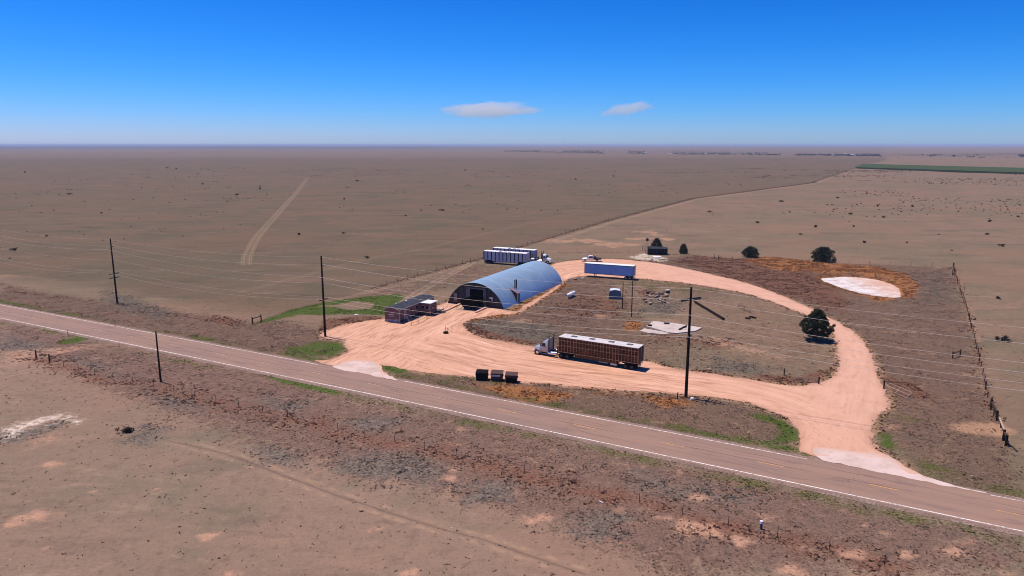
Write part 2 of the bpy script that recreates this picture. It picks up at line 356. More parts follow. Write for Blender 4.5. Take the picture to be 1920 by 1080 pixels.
# bare sand, white salt
reg('sand', [(1775, 795), (1830, 790), (1880, 795), (1905, 808), (1895, 820), (1850, 817), (1790, 808)], .8)
rs0 = random.Random(9)
for cx0, cy0, wx, wy, n0 in ((1055, 451, 28, 5, 9), (1150, 458, 45, 6, 14), (1215, 436, 32, 5, 9), (1110, 452, 40, 5, 8), (1190, 448, 50, 4, 6)):
    for _ in range(n0): dab('sand', rs0.gauss(cx0, wx * .5), rs0.gauss(cy0, wy * .5), rs0.uniform(1.2, 4.2), rs0.uniform(1.5, 6), rs0.uniform(.55, .95), .5)
for q in ([(1330, 628), (1400, 645), (1480, 670), (1470, 678), (1380, 660), (1320, 640)], [(0, 660), (40, 655), (100, 650), (190, 645), (200, 650), (100, 668), (60, 680), (0, 700)]): reg('sand', q, 2.5, .68)
reg('sand', [(1655, 792), (1690, 795), (1685, 810), (1655, 808)], 1, .8)
strip('sand', [(1790, 505), (1812, 560), (1835, 640)], .6, .8, .7)
strip('sand', [(1148, 541), (1165, 537), (1183, 535)], .5, .5, .8)
for x, y, r_ in ((60, 968, 2.4), (25, 982, 1.6), (175, 922, .9), (292, 919, 1.0), (390, 1006, 1.5), (90, 1032, .9), (435, 1075, 1.3), (698, 993, 1.0), (95, 870, 1.8), (320, 790, 1.0), (770, 1075, 1.4),
                 (1000, 975, 1.8), (1020, 968, 1.2), (1290, 985, 2.6), (1330, 1000, 1.8), (1250, 970, 1.5), (1390, 1015, 1.8), (1440, 970, 1.5), (1480, 1070, 1.8), (1600, 1040, 1.8), (1310, 932, 1.8), (1790, 1035, 1.8), (1820, 1015, 1.2), (1700, 1040, 1.2), (1160, 955, 1.2), (1620, 985, 1.0), (1000, 862, 1.3), (840, 897, 1.6), (850, 880, 1.3)):
    dab('sand', x, y, r_ * .75, amt=.9); dab('sand', x + 5, y + 1, r_ * 1.4, amt=.33)
reg('white', [(0, 806), (40, 793), (85, 780), (130, 775), (152, 785), (142, 793), (95, 790), (60, 806), (0, 832)], 2.5, .85); reg('gray', [(0, 812), (60, 802), (110, 789), (130, 790), (90, 812), (0, 842)], 2.5, .9); reg('sand', [(40, 822), (110, 800), (145, 800), (120, 825), (60, 845)], 2.5, .6)
reg('white', [(1175, 482), (1205, 474), (1240, 481), (1262, 487), (1235, 492), (1195, 487)], 1.2, .72)
reg('white', [(1680, 497), (1790, 501), (1790, 505), (1690, 501)], 2, .4)
reg('white', [(1620, 560), (1690, 566), (1730, 572), (1700, 576)], 2.5, .35)
# grey scrub
for q in ([(640, 850), (800, 845), (850, 880), (830, 905), (700, 900), (640, 880)], [(230, 815), (300, 790), (312, 800), (270, 832), (235, 832)], [(130, 670), (200, 690), (290, 725), (280, 735), (180, 700)], [(480, 840), (560, 850), (550, 875), (490, 865)],
          [(0, 625), (100, 650), (90, 668), (0, 655)], [(1060, 980), (1180, 960), (1150, 1010), (1060, 1000)], [(870, 910), (960, 905), (950, 940), (880, 940)], [(300, 735), (390, 745), (370, 770), (300, 760)], [(880, 602), (960, 598), (1040, 612), (1060, 645), (960, 636), (900, 622)], [(1220, 560), (1280, 570), (1260, 590), (1200, 585)],
          [(1330, 670), (1450, 690), (1440, 705), (1330, 695)], [(600, 800), (700, 780), (780, 790), (700, 812)], [(500, 745), (580, 755), (560, 780), (500, 768)], [(200, 545), (330, 585), (300, 600), (200, 575)], [(1190, 890), (1400, 930), (1360, 945), (1190, 915)],
          ): reg('gray', q, 4, .85)
reg('gray', [(1712, 512), (1780, 506), (1800, 560), (1740, 590)], 9, .6)
# generic rough ground
reg('scrub', [(0, 600), (480, 698), (960, 797), (1440, 898), (1920, 1001), (1920, 1080), (1250, 1080), (1080, 1010), (960, 965), (800, 920), (640, 880), (500, 840), (300, 770), (100, 690), (0, 650)], 5, .8)
reg('scrub', [(0, 532), (60, 545), (220, 570), (330, 585), (480, 603), (530, 600), (600, 620), (640, 650), (600, 672), (480, 661), (240, 615), (0, 572)], 3, .8)
MASK['scrub'] = np.maximum(MASK['scrub'], np.clip(.5 - sdf(XX, YY, ISLE_C) / 2, 0, 1) * np.clip(.80 - (XX - 14) / 42, .34, .80))
reg('scrub', [(745, 690), (880, 706), (1040, 721), (1200, 735), (1350, 748), (1460, 778), (1496, 812), (1480, 838), (1235, 806), (960, 754), (740, 712)], 1.5, .8)
reg('scrub', [(1190, 492), (1290, 478), (1400, 487), (1560, 493), (1787, 501), (1838, 685), (1885, 838), (1920, 900), (1920, 938), (1800, 915), (1690, 868), (1640, 800), (1665, 745), (1640, 680), (1600, 622), (1500, 568), (1350, 517)], 2, .72)
reg('scrub', [(640, 560), (760, 530), (890, 495), (985, 500), (850, 545), (760, 556)], 3, .5)
MASK['scrub'] *= np.clip(.55 + .9 * fbm(XX, YY, .05, 21), 0, 1.1)
# worn soil that spills past the edges of the dirt
d_out = sdf(XX, YY, DIRT_C); d_in = sdf(XX, YY, ISLE_C); d_dirt = np.maximum(d_out, -d_in)
MASK['sand'] = np.maximum(MASK['sand'], np.clip(.85 - np.maximum(d_dirt, 0) / 2.6, 0, 1) * .9)
DD = d_dirt; ON_ROAD = np.abs(o_) - 4.2
AP = np.minimum(sdf(XX, YY, APRON1), sdf(XX, YY, APRON2))
def samp(A, X, Y, fill=0.0):
    i = (X - GX0) / GS; j = (Y - GY0) / GS
    ok = (i >= 0) & (i < len(gx) - 1) & (j >= 0) & (j < len(gy) - 1)
    i = np.clip(i, 0, len(gx) - 1.001); j = np.clip(j, 0, len(gy) - 1.001); a, b = i.astype(int), j.astype(int); u, v = i - a, j - b
    r = (A[b, a] * (1 - u) + A[b, a + 1] * u) * (1 - v) + (A[b + 1, a] * (1 - u) + A[b + 1, a + 1] * u) * v
    return np.where(ok, r, fill)

# ------------------------------------------------------------------ ground sheet
def height(X, Y):
    r = np.hypot(X, Y)
    h = (fbm(X, Y, .006, 31) - .5) * 5 * np.clip((r - 420) / 900, 0, 1) + (fbm(X, Y, .0012, 32) - .5) * 14 * np.clip((r - 1200) / 2500, 0, 1)
    h += (fbm(X, Y, .00022, 33) - .35) * 34 * np.clip((r - 5000) / 9000, 0, 1)
    h = np.minimum(h, 26) - 1.5 * np.clip((r - 500) / 1500, 0, 1)
    dp = samp(PD, X, Y, 50.)
    h += np.where(dp < 9, -.75 * np.clip(.5 - (dp - 2) / 5, 0, 1) + .55 * np.exp(-((dp - 6) / 2.2) ** 2), 0)
    return h
PD = sdf(XX, YY, POND_C)
rr = [.3, 4., 12., 24., 36., 45.]
while rr[-1] < 46000: rr.append(rr[-1] * (1.0082 if rr[-1] < 900 else 1.02))
rr = np.array(rr)
ang = np.concatenate([np.arange(-180, -42, 6.), np.arange(-42, 42.01, .24), np.arange(48, 180, 6.)])
RRg, AAg = np.meshgrid(rr, np.radians(ang), indexing='ij')
GXv, GYv = (RRg * np.sin(AAg)).ravel(), (RRg * np.cos(AAg)).ravel()
GZv = height(GXv, GYv)
nr, na = len(rr), len(ang)
idx = np.arange(nr * na).reshape(nr, na)
F = np.stack([idx[:-1, :], np.roll(idx, -1, 1)[:-1, :], np.roll(idx, -1, 1)[1:, :], idx[1:, :]], -1).reshape(-1, 4)
V = np.stack([GXv, GYv, GZv], 1)
at = {('m_' + k): samp(m, GXv, GYv) for k, m in MASK.items()}
# vehicle tracks worn across the prairie
tlat = np.full(len(GXv), 60.); tamt = np.zeros(len(GXv))
def track(pts, amt, px=True):
    """signed distance to the middle of a pair of ruts, kept where this track is the nearest"""
    p = catmull(PL(pts), False, 4.0) if px else pts
    near = np.where((GYv > 0) & (GXv > p[:, 0].min() - 25) & (GXv < p[:, 0].max() + 25) & (GYv > p[:, 1].min() - 25) & (GYv < p[:, 1].max() + 25))[0]
    X, Y = GXv[near], GYv[near]; best = np.full(len(near), 1e9); sg = np.zeros(len(near)); end = np.zeros(len(near))
    for i in range(len(p) - 1):
        d, t = seg_dist(X, Y, p[i], p[i + 1]); e = p[i + 1] - p[i]; u = d < best; best[u] = d[u]
        sg[u] = np.sign((X - p[i][0]) * -e[1] + (Y - p[i][1]) * e[0])[u]; end[u] = (((i == 0) & (t <= 0)) | ((i == len(p) - 2) & (t >= 1)))[u]
    u = (best < np.abs(tlat[near])) & (end == 0); tlat[near[u]] = (sg * best)[u]; tamt[near[u]] = amt
T1 = [(578, 332), (560, 356), (540, 379), (512, 410), (482, 445), (465, 478), (461, 497)]
track(T1, 1.)
track([(440, 550), (560, 520), (680, 487), (800, 465), (900, 440), (1010, 415)], .45)
track([(310, 825), (420, 850), (500, 880), (620, 925), (720, 958), (820, 990), (900, 1010), (1000, 1045), (1100, 1078)], .25); track([(0, 706), (50, 697), (110, 682), (190, 668)], .25)
track([(0, 515), (60, 520), (110, 526)], .4)
track([(890, 490), (830, 522), (765, 560), (745, 575)], .7)
track(FNL[FNL[:, 1] > 280] + np.array([4.0, -2.0]), .6, False)
at['t_lat'] = tlat; at['t_amt'] = tamt
px_, py_ = proj(GXv, np.where(GYv > 5, GYv, 5), 0)
far = np.zeros(len(GXv)); rv = np.hypot(GXv, GYv)
band = np.clip((280 - py_) / 2, 0, 1) * np.clip((py_ - 274) / 2, 0, 1) * np.clip((1000 - px_) / 250, 0, 1)
band = np.maximum(band, .8 * np.clip((294 - py_) / 3, 0, 1) * np.clip((py_ - 285) / 3, 0, 1) * np.clip((px_ - 1380) / 250, 0, 1) * (fbm(GXv, GYv, .002, 44) > .45))
at['m_far'] = np.where(GYv > 0, band, 0) * np.clip((rv - 2200) / 800, 0, 1)

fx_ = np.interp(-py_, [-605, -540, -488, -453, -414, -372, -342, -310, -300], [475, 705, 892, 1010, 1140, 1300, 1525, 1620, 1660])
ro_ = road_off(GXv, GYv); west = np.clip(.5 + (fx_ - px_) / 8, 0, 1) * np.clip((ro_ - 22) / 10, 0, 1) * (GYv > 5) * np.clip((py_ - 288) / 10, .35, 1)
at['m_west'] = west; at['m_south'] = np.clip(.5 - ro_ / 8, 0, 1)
g = NB('prairie_soil', .95, .1); pos = g.pos()
nA, nB, nC, nD = g.noise(.011, 4), g.noise(.07, 4), g.noise(.55, 4, .6), g.noise(3.2, 3, .65)
nS = g.noise(.06, 4, .6, g.map(pos, (.35, 1, 1)))
c = g.mix(g.ss(nA, .35, .65), (.255, .170, .138), (.205, .158, .122))
c = g.mix(g.math('MULTIPLY', g.ss(nB, .45, .7), .75), c, (.165, .142, .105))
c = g.mix(g.math('MULTIPLY', g.ss(nS, .52, .70), .7), c, (.31, .195, .155))
c = g.mix(g.math('MULTIPLY', g.ss(g.noise(.10, 5, .65, g.map(pos, (.3, 1, 1), .15)), .52, .68), .65), c, (.125, .098, .08))
c = g.mix(g.math('MULTIPLY', g.ss(g.noise(.17, 5, .65, g.map(pos, (.35, 1, 1), -.1)), .56, .70), .5), c, (.36, .26, .20))
c = g.mix(g.math('MULTIPLY', g.ss(nC, .5, .72), .45), c, (.135, .10, .085))
c = g.mix(g.math('MULTIPLY', g.ss(nD, .55, .75), .5), c, (.10, .075, .06))
c = g.mix(g.math('MULTIPLY', g.ss(nD, .44, .28), .35), c, (.36, .25, .20))
spk = g.ss(g.vor(.15), .05, .02); c = g.mix(g.math('MULTIPLY', spk, g.ss(nB, .42, .55)), c, (.05, .033, .028))
spl = g.ss(g.vor(.31, g.map(pos, (1, 1, 1), .7)), .045, .02); c = g.mix(g.math('MULTIPLY', spl, g.ss(nA, .5, .4)), c, (.6, .52, .47))
brk = g.math('ADD', g.math('MULTIPLY', g.math('SUBTRACT', nC, .5), 1.1), g.math('MULTIPLY', g.math('SUBTRACT', nD, .5), .9))
brk2 = g.math('ADD', g.math('MULTIPLY', g.math('SUBTRACT', g.noise(.28, 4, .6), .5), 1.2), g.math('MULTIPLY', g.math('SUBTRACT', nD, .5), .9))
c = g.mix(g.math('MULTIPLY', g.ss(g.noise(.045, 5, .6), .53, .7), .55), c, (.15, .115, .095))
c = g.mix(g.math('MULTIPLY', g.ss(g.noise(.022, 3, .5), .46, .60), .6), c, (.27, .165, .13))
c = g.mix(g.math('MULTIPLY', g.ss(g.noise(.035, 4, .55), .5, .66), .4), c, (.175, .150, .115))
brk3 = g.math('ADD', brk2, g.math('MULTIPLY', g.math('SUBTRACT', g.noise(1.1, 4, .7), .5), 1.6))
def layer(c, name, ca, cb, amt, br=brk, lo=.36, hi=.62):
    f = g.math('MULTIPLY', g.ss(g.math('ADD', g.attr(name), g.math('MULTIPLY', br, g.ss(g.attr(name), 0, .15))), lo, hi), amt)
    return g.mix(f, c, g.mix(g.ss(nD, .35, .68), ca, cb))
c = layer(c, 'm_scrub', (.205, .128, .108), (.105, .066, .056), .85)
nE, nF = g.noise(.85, 5, .7), g.noise(.33, 5, .68)
rgh = g.ss(g.attr('m_scrub'), .1, .6)
c = g.mix(g.math('MULTIPLY', g.math('MULTIPLY', g.ss(nE, .53, .66), .75), rgh), c, (.085, .055, .045))
c = g.mix(g.math('MULTIPLY', g.math('MULTIPLY', g.ss(nF, .56, .70), .6), rgh), c, (.38, .235, .17))
c = g.mix(g.math('MULTIPLY', g.math('MULTIPLY', g.ss(nF, .44, .32), .6), rgh), c, (.13, .10, .09))
c = g.mix(g.math('MULTIPLY', g.ss(nE, .54, .70), .5), c, (.115, .085, .068))
c = g.mix(g.math('MULTIPLY', g.ss(nE, .46, .32), .35), c, (.33, .225, .175))
c = g.mix(g.math('MULTIPLY', g.ss(g.noise(1.9, 4, .75), .54, .68), .4), c, (.12, .088, .07))
c = g.mix(g.math('MULTIPLY', g.ss(nF, .6, .74), .35), c, (.36, .24, .175))
c = layer(c, 'm_gray', g.mix(g.ss(nE, .42, .6), (.24, .19, .165), (.13, .112, .105)), (.07, .062, .06), .9, brk2, .26, .6)
c = layer(c, 'm_red', (.235, .115, .082), (.10, .048, .036), .85, brk2, .32, .66)
c = layer(c, 'm_orange', (.43, .19, .08), (.22, .092, .042), .9, brk, .3, .64)
c = layer(c, 'm_sand', (.52, .31, .23), (.34, .20, .15), .85, brk3, .25, .95)
c = layer(c, 'm_white', (.86, .78, .74), (.40, .31, .27), .92, brk3, .34, .85)
c = layer(c, 'm_green', g.mix(g.ss(g.attr('m_green'), .45, .75), (.13, .125, .045), (.085, .14, .018)), g.mix(g.ss(g.attr('m_green'), .45, .75), (.055, .06, .02), (.035, .065, .010)), .9, g.math('MULTIPLY', brk2, 1.3), .22, .66)
tl = g.math('ABSOLUTE', g.math('ADD', g.attr('t_lat'), g.math('MULTIPLY', g.math('SUBTRACT', nB, .5), .6)))
sgl = g.math('LESS_THAN', g.attr('t_amt'), .3)
rut = g.math('MAXIMUM', g.ss(g.math('ABSOLUTE', g.math('SUBTRACT', tl, .85)), .45, .12), g.math('MULTIPLY', g.ss(g.math('ABSOLUTE', g.math('SUBTRACT', tl, 1.6)), .25, .06), g.ss(g.attr('t_amt'), .85, .95)))
rut = g.math('MULTIPLY', rut, g.math('SUBTRACT', 1.0, sgl))
wornf = g.math('MULTIPLY', g.math('MULTIPLY', g.math('MAXIMUM', rut, g.ss(tl, 1.9, .9, 0, .3)), g.attr('t_amt')), g.ss(g.math('ADD', nC, g.math('MULTIPLY', nD, .6)), .5, .85, 1, .45))
c = g.mix(g.math('MULTIPLY', g.math('MULTIPLY', sgl, g.ss(tl, .24, .06)), .55), c, (.12, .075, .06))
c = g.mix(g.math('MULTIPLY', g.math('MULTIPLY', sgl, g.ss(g.math('ABSOLUTE', g.math('SUBTRACT', tl, .75)), .5, .1)), g.ss(nC, .45, .62, .0, .42)), c, (.44, .29, .20))
c = g.mix(g.math('MINIMUM', g.math('MULTIPLY', wornf, 1.1), 1.0), c, (.46, .325, .26))
c = g.mix(g.math('MULTIPLY', g.attr('m_far'), .5), c, (.05, .052, .055))
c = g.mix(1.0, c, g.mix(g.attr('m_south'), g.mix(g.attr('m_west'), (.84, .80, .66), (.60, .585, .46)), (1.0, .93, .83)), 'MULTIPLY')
g.color(c)
g.bump(g.math('ADD', g.math('MULTIPLY', nD, .5), g.math('MULTIPLY', nC, 1.0)), .55, .28)
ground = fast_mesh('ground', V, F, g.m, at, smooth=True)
tag(ground, 'dry brown prairie running flat to the horizon', None, None, 'structure')

# ------------------------------------------------------------------ dirt drive
def fill_sheet(name, outer, holes, z, mat, step=1.2, attr_fn=None):
    lo, hi = outer.min(0), outer.max(0)
    ax, ay = np.meshgrid(np.arange(lo[0], hi[0], step), np.arange(lo[1], hi[1], step)); ax = ax.ravel() + (rng.random(ax.size) - .5) * .2; ay = ay.ravel() + (rng.random(ay.size) - .5) * .2
    d = sdf(ax, ay, outer)
    for h in holes: d = np.maximum(d, -sdf(ax, ay, h))
    k = d < -.5; vs_ = []; ed = []
    for lp in [outer] + holes:
        o = len(vs_); vs_ += [Vector((a, b)) for a, b in lp]; ed += [(o + i, o + (i + 1) % len(lp)) for i in range(len(lp))]
    vs_ += [Vector((a, b)) for a, b in zip(ax[k], ay[k])]
    v2, e2, f2 = geometry.delaunay_2d_cdt(vs_, ed, [], 0, 1e-4)[:3]
    v2 = np.array([(q[0], q[1]) for q in v2]); f2 = np.array([list(q) for q in f2]); cen = v2[f2].mean(1)
    ok = inside(cen[:, 0], cen[:, 1], outer)
    for h in holes: ok &= ~inside(cen[:, 0], cen[:, 1], h)
    f2 = f2[ok]
    a_, b_, c_ = v2[f2[:, 0]], v2[f2[:, 1]], v2[f2[:, 2]]
    cr = (b_[:, 0] - a_[:, 0]) * (c_[:, 1] - a_[:, 1]) - (b_[:, 1] - a_[:, 1]) * (c_[:, 0] - a_[:, 0]); f2[cr < 0] = f2[cr < 0][:, ::-1]
    return fast_mesh(name, np.column_stack([v2, np.full(len(v2), z)]), f2, mat, attr_fn(v2) if attr_fn else None, smooth=True)
PATHS = [catmull(PL(q), False, 2.0) for q in (
    [(1585, 850), (1592, 800), (1603, 740), (1608, 695), (1600, 655), (1570, 615), (1500, 578), (1400, 541), (1290, 518), (1190, 506), (1090, 503), (1040, 515), (1030, 540)],
    [(1600, 830), (1540, 785), (1470, 755), (1380, 730), (1250, 712), (1100, 695), (950, 675), (850, 650)],
    [(650, 692), (700, 665), (750, 640), (800, 615), (840, 596), (870, 580)])]
def flow(v):
    out, ds = {}, []
    for k, p in enumerate(PATHS):
        best = np.full(len(v), 1e9); lat = np.zeros(len(v)); lon = np.zeros(len(v)); s0 = 0.
        for i in range(len(p) - 1):
            e = p[i + 1] - p[i]; L = np.linalg.norm(e); tt = e / L; d, t = seg_dist(v[:, 0], v[:, 1], p[i], p[i + 1]); w = v - p[i]; u = d < best
            best[u] = d[u]; lat[u] = (w[:, 0] * -tt[1] + w[:, 1] * tt[0])[u]; lon[u] = s0 + (w @ tt)[u]; s0 += L
        out['lat%d' % k] = lat; out['lon%d' % k] = lon; ds.append(best)
    w = np.exp(-np.array(ds) / 4.0) + 1e-6; w /= w.sum(0)
    for k in range(len(PATHS)): out['w%d' % k] = w[k]
    e = np.maximum(sdf(v[:, 0], v[:, 1], DIRT_C), -sdf(v[:, 0], v[:, 1], ISLE_C))
    out.update({'edge': -e, 'yard': np.clip(1 - (v[:, 0] - 26) / 25, 0, 1)}); return out
d = NB('packed_dirt', .95, .1)
fn = d.noise(4, 3, .65); mid = d.noise(.25, 4); wob = d.math('MULTIPLY', d.math('SUBTRACT', d.noise(.15, 3), .5), 2.4); s1 = s2 = 0.0
for k_ in range(3):
    for which, (fr_, ls, wv) in enumerate(((.55, .035, .35), (1.5, .11, 1.0))):
        cx = d.new('ShaderNodeCombineXYZ'); d.l.new(d.math('ADD', d.attr('lat%d' % k_), d.math('MULTIPLY', wob, wv)), cx.inputs[0]); d.l.new(d.math('MULTIPLY', d.attr('lon%d' % k_), ls), cx.inputs[1]); cx.inputs[2].default_value = 7.0 * k_
        t_ = d.math('MULTIPLY', d.noise(fr_, 4, .62, cx.outputs[0]), d.attr('w%d' % k_))
        if which: s2 = d.math('ADD', s2, t_)
        else: s1 = d.math('ADD', s1, t_)
c = d.mix(d.ss(mid, .35, .65), (.62, .345, .25), (.56, .315, .222))
c = d.mix(d.math('MULTIPLY', d.attr('yard'), .55), c, (.60, .315, .195))
stk = d.ss(d.attr('yard'), 0, 1, .3, 1.0)
c = d.mix(d.math('MULTIPLY', d.math('MULTIPLY', d.ss(s2, .50, .64), .8), stk), c, (.36, .18, .115))
c = d.mix(d.math('MULTIPLY', d.math('MULTIPLY', d.ss(s1, .52, .66), .6), stk), c, (.41, .215, .14))
c = d.mix(d.math('MULTIPLY', d.ss(s1, .46, .32), .5), c, (.72, .45, .33))
c = d.mix(d.math('MULTIPLY', d.math('MULTIPLY', d.ss(s2, .45, .34), .5), stk), c, (.74, .46, .33))
c = d.mix(d.math('MULTIPLY', d.ss(fn, .52, .72), .3), c, (.40, .21, .145))
c = d.mix(d.math('MULTIPLY', d.ss(d.math('ADD', d.attr('edge'), d.math('MULTIPLY', d.math('SUBTRACT', fn, .5), 3)), 1.2, -.3), .65), c, (.36, .19, .13))
spk = d.ss(d.vor(.3), .09, .03); c = d.mix(d.math('MULTIPLY', spk, .5), c, (.25, .12, .08))
c = d.mix(d.math('MULTIPLY', d.ss(d.noise(.5, 4, .7), .6, .72), .5), c, (.38, .2, .13))
d.color(c); d.bump(d.math('ADD', d.math('MULTIPLY', s2, .8), d.math('MULTIPLY', fn, .25)), .4, .2)
dirt = fill_sheet('dirt_drive', DIRT_R, [ISLE_R], .02, d.m, 1.2, flow)
tag(dirt, 'looping pinkish dirt drive and yard with tyre tracks', None, None, 'structure')

# concrete aprons, pond bed, green field
k = NB('pale_concrete', .9, .15); kn, kf = k.noise(.35, 5, .6), k.noise(3, 4, .6)
cc = k.mix(k.ss(kn, .4, .68), (.62, .465, .42), (.50, .36, .305)); cc = k.mix(k.math('MULTIPLY', k.ss(kf, .5, .75), .4), cc, (.48, .33, .28))
cc = k.mix(k.math('MULTIPLY', k.ss(k.math('ADD', k.attr('edge'), k.math('MULTIPLY', k.math('SUBTRACT', kn, .5), 6)), 1.3, -.2), .85), cc, (.56, .32, .225)); cc = k.mix(k.math('MULTIPLY', k.ss(k.noise(.9, 4, .7), .56, .7), .45), cc, (.36, .25, .2)); k.color(cc).bump(kf, .2, .05)
for nme, pl, lb in (('concrete_apron', APRON1, 'pale concrete apron where the yard meets the road'), ('concrete_apron', APRON2, 'pale concrete apron where the loop drive meets the road')):
    tag(fill_sheet(nme, roughen(catmull(pl, True, .6), .55, 9), [], .055, k.m, 1.0, (lambda v, q=catmull(pl, True, .6): {'edge': np.where(road_off(v[:, 0], v[:, 1]) < 5.2, 5.0, -sdf(v[:, 0], v[:, 1], q))})), lb, None, None, 'structure')
w = NB('salt_crust', .95, .1); wa, wb = w.noise(.25, 5, .65), w.noise(1.6, 4, .65)
cc = w.mix(w.ss(wa, .42, .66), (.70, .63, .61), (.50, .40, .37)); cc = w.mix(w.math('MULTIPLY', w.ss(wb, .50, .64), .7), cc, (.34, .27, .26)); xs = w.new('ShaderNodeSeparateXYZ'); w.l.new(w.pos(), xs.inputs[0]); cc = w.mix(w.ss(w.math('ADD', xs.outputs[0], w.math('ADD', w.math('MULTIPLY', w.math('SUBTRACT', wa, .5), 22), w.math('MULTIPLY', w.math('SUBTRACT', wb, .5), 14))), 94, 107), cc, (.55, .33, .24)); w.color(cc).bump(wb, .3, .1)
tag(fill_sheet('dry_pond', roughen(POND_C, .7, 13), [], -.62, w.m, 1.5), 'dried out white pond bed crusted with salt', None, None, 'structure')
fld = PL([(1617, 308.5), (1920, 315.5), (2050, 318.5), (2050, 331), (1920, 326), (1604, 316)])
cf = NB('crop_green', .9, .1); cf.color(cf.mix(cf.noise(.03, 3), (.038, .058, .012), (.055, .075, .018)))
ff = MB(); n_ = len(fld); zz = [float(height(np.array([a]), np.array([b]))[0]) + 2.2 for a, b in fld]
ff.add([(a, b, z) for (a, b), z in zip(fld, zz)] + [(a, b, z - 6) for (a, b), z in zip(fld, zz)], [list(range(n_))] + [(i, (i + 1) % n_, (i + 1) % n_ + n_, i + n_) for i in range(n_)])
tag(ff.build('crop_field', cf.m), 'dark green crop field far off on the right', None, None, 'structure')

# ------------------------------------------------------------------ road
def ribbon(name, off0, off1, z, mat, s0=None, s1=None, nlat=1):
    a = 0 if s0 is None else int(np.searchsorted(RS, s0)); b = len(RS) if s1 is None else int(np.searchsorted(RS, s1))
    Cc, Nn, Ss = RC[a:b], RN[a:b], RS[a:b]; L = np.linspace(off0, off1, nlat + 1)
    v = np.concatenate([np.column_stack([Cc + Nn * l, np.full(len(Cc), z)]) for l in L])
    m_ = len(Cc); f_ = np.array([(j * m_ + i, j * m_ + i + 1, (j + 1) * m_ + i + 1, (j + 1) * m_ + i) for j in range(nlat) for i in range(m_ - 1)])
    if off1 > off0: pass
    return fast_mesh(name, v, f_, mat, {'lat': np.repeat(L, m_), 'lon': np.tile(Ss, nlat + 1)})
a = NB('worn_asphalt', .85, .25)
cv = a.new('ShaderNodeCombineXYZ'); a.l.new(a.attr('lat'), cv.inputs[0]); a.l.new(a.math('MULTIPLY', a.attr('lon'), .03), cv.inputs[1])
cw = a.new('ShaderNodeCombineXYZ'); a.l.new(a.attr('lat'), cw.inputs[0]); a.l.new(a.math('MULTIPLY', a.attr('lon'), .25), cw.inputs[1])
l1, l2, l3, l4 = a.noise(.8, 4, .6, cv.outputs[0]), a.noise(6, 3, .6), a.noise(.06, 3), a.noise(.7, 4, .65, cw.outputs[0])
cc = a.mix(a.ss(l1, .35, .65), (.30, .18, .137), (.245, .153, .12)); cc = a.mix(a.math('MULTIPLY', a.ss(l3, .4, .65), .5), cc, (.30, .18, .125))
cc = a.mix(a.math('MULTIPLY', a.ss(l4, .52, .7), .5), cc, (.15, .098, .092))
cc = a.mix(a.math('MULTIPLY', a.ss(l2, .5, .8), .25), cc, (.14, .10, .09))
def crack(cc, off, w, amt, wobs=.10, amp=1.2):
    v = a.math('ABSOLUTE', a.math('ADD', a.math('SUBTRACT', a.attr('lat'), off), a.math('MULTIPLY', a.math('SUBTRACT', a.noise(wobs, 4, .6), .5), amp)))
    return a.mix(a.math('MULTIPLY', a.math('MULTIPLY', a.ss(v, w, w * .3), amt), a.ss(a.noise(.09, 3), .38, .55)), cc, (.07, .045, .042))
cc = crack(cc, .28, .09, .8, .3, .45); cc = crack(cc, -1.9, .09, .5, .08, 3.2); cc = crack(cc, 2.0, .09, .45, .07, 3.4); cc = crack(cc, -.7, .07, .4, .09, 2.6); cc = crack(cc, 1.0, .07, .35, .1, 2.4)
tv = a.math('ABSOLUTE', a.math('SUBTRACT', a.math('FRACT', a.math('MULTIPLY', a.math('ADD', a.attr('lon'), a.math('MULTIPLY', a.math('SUBTRACT', a.noise(.3, 3), .5), 3)), .028)), .5))
cc = a.mix(a.math('MULTIPLY', a.ss(tv, .0018, .0006), .3), cc, (.08, .05, .05))
a.color(cc).bump(l2, .15, .02)
tag(ribbon('road', -4.25, 4.05, .04, a.m, nlat=10), 'two lane worn asphalt road crossing the prairie', None, None, 'structure')
sh = NB('gravel_shoulder', .95, .1); sn, sf = sh.noise(.4, 4), sh.noise(4, 3, .65)
sh.color(sh.mix(sh.ss(sf, .35, .7), sh.mix(sh.ss(sn, .4, .6), (.33, .225, .185), (.25, .165, .13)), (.13, .085, .07)))
tag(ribbon('road_shoulder', -5.0, -4.2, .03, sh.m), 'narrow gravel shoulder along the near road edge', None, None, 'structure')
tag(ribbon('road_shoulder', 4.0, 4.6, .03, sh.m), 'narrow gravel shoulder along the far road edge', None, None, 'structure')
def worn_paint(name, c1):
    m = NB(name, .7, .3); n1 = m.noise(2.5, 4, .7); n2 = m.noise(.15, 2)
    m.color(m.mix(m.math('MULTIPLY', m.ss(m.math('ADD', n1, m.math('MULTIPLY', n2, .25)), .56, .76), .8), c1, (.28, .18, .165))); return m.m
wp, yp = worn_paint('worn_white_paint', (.78, .70, .66)), worn_paint('worn_yellow_paint', (.72, .34, .085))
yq = worn_paint('faded_yellow_paint', (.52, .33, .20))
def s_at(x, y):
    q = P(x, y); return float(np.interp(q[0], RC[:, 0], RS))
tag(ribbon('edge_line', -3.86, -3.66, .052, wp), 'white line along the near road edge', None, None, 'structure')
tag(ribbon('edge_line', 3.64, 3.80, .052, wp, None, s_at(582, 678)), 'white line along the far road edge left of the yard', None, None, 'structure')
tag(ribbon('edge_line', 3.64, 3.80, .052, wp, s_at(735, 711), s_at(1490, 857)), 'white line along the far road edge between the two aprons', None, None, 'structure')
tag(ribbon('edge_line', 3.64, 3.80, .052, wp, s_at(1800, 919), None), 'white line along the far road edge right of the loop drive', None, None, 'structure')
s0 = s_at(1076, 796)
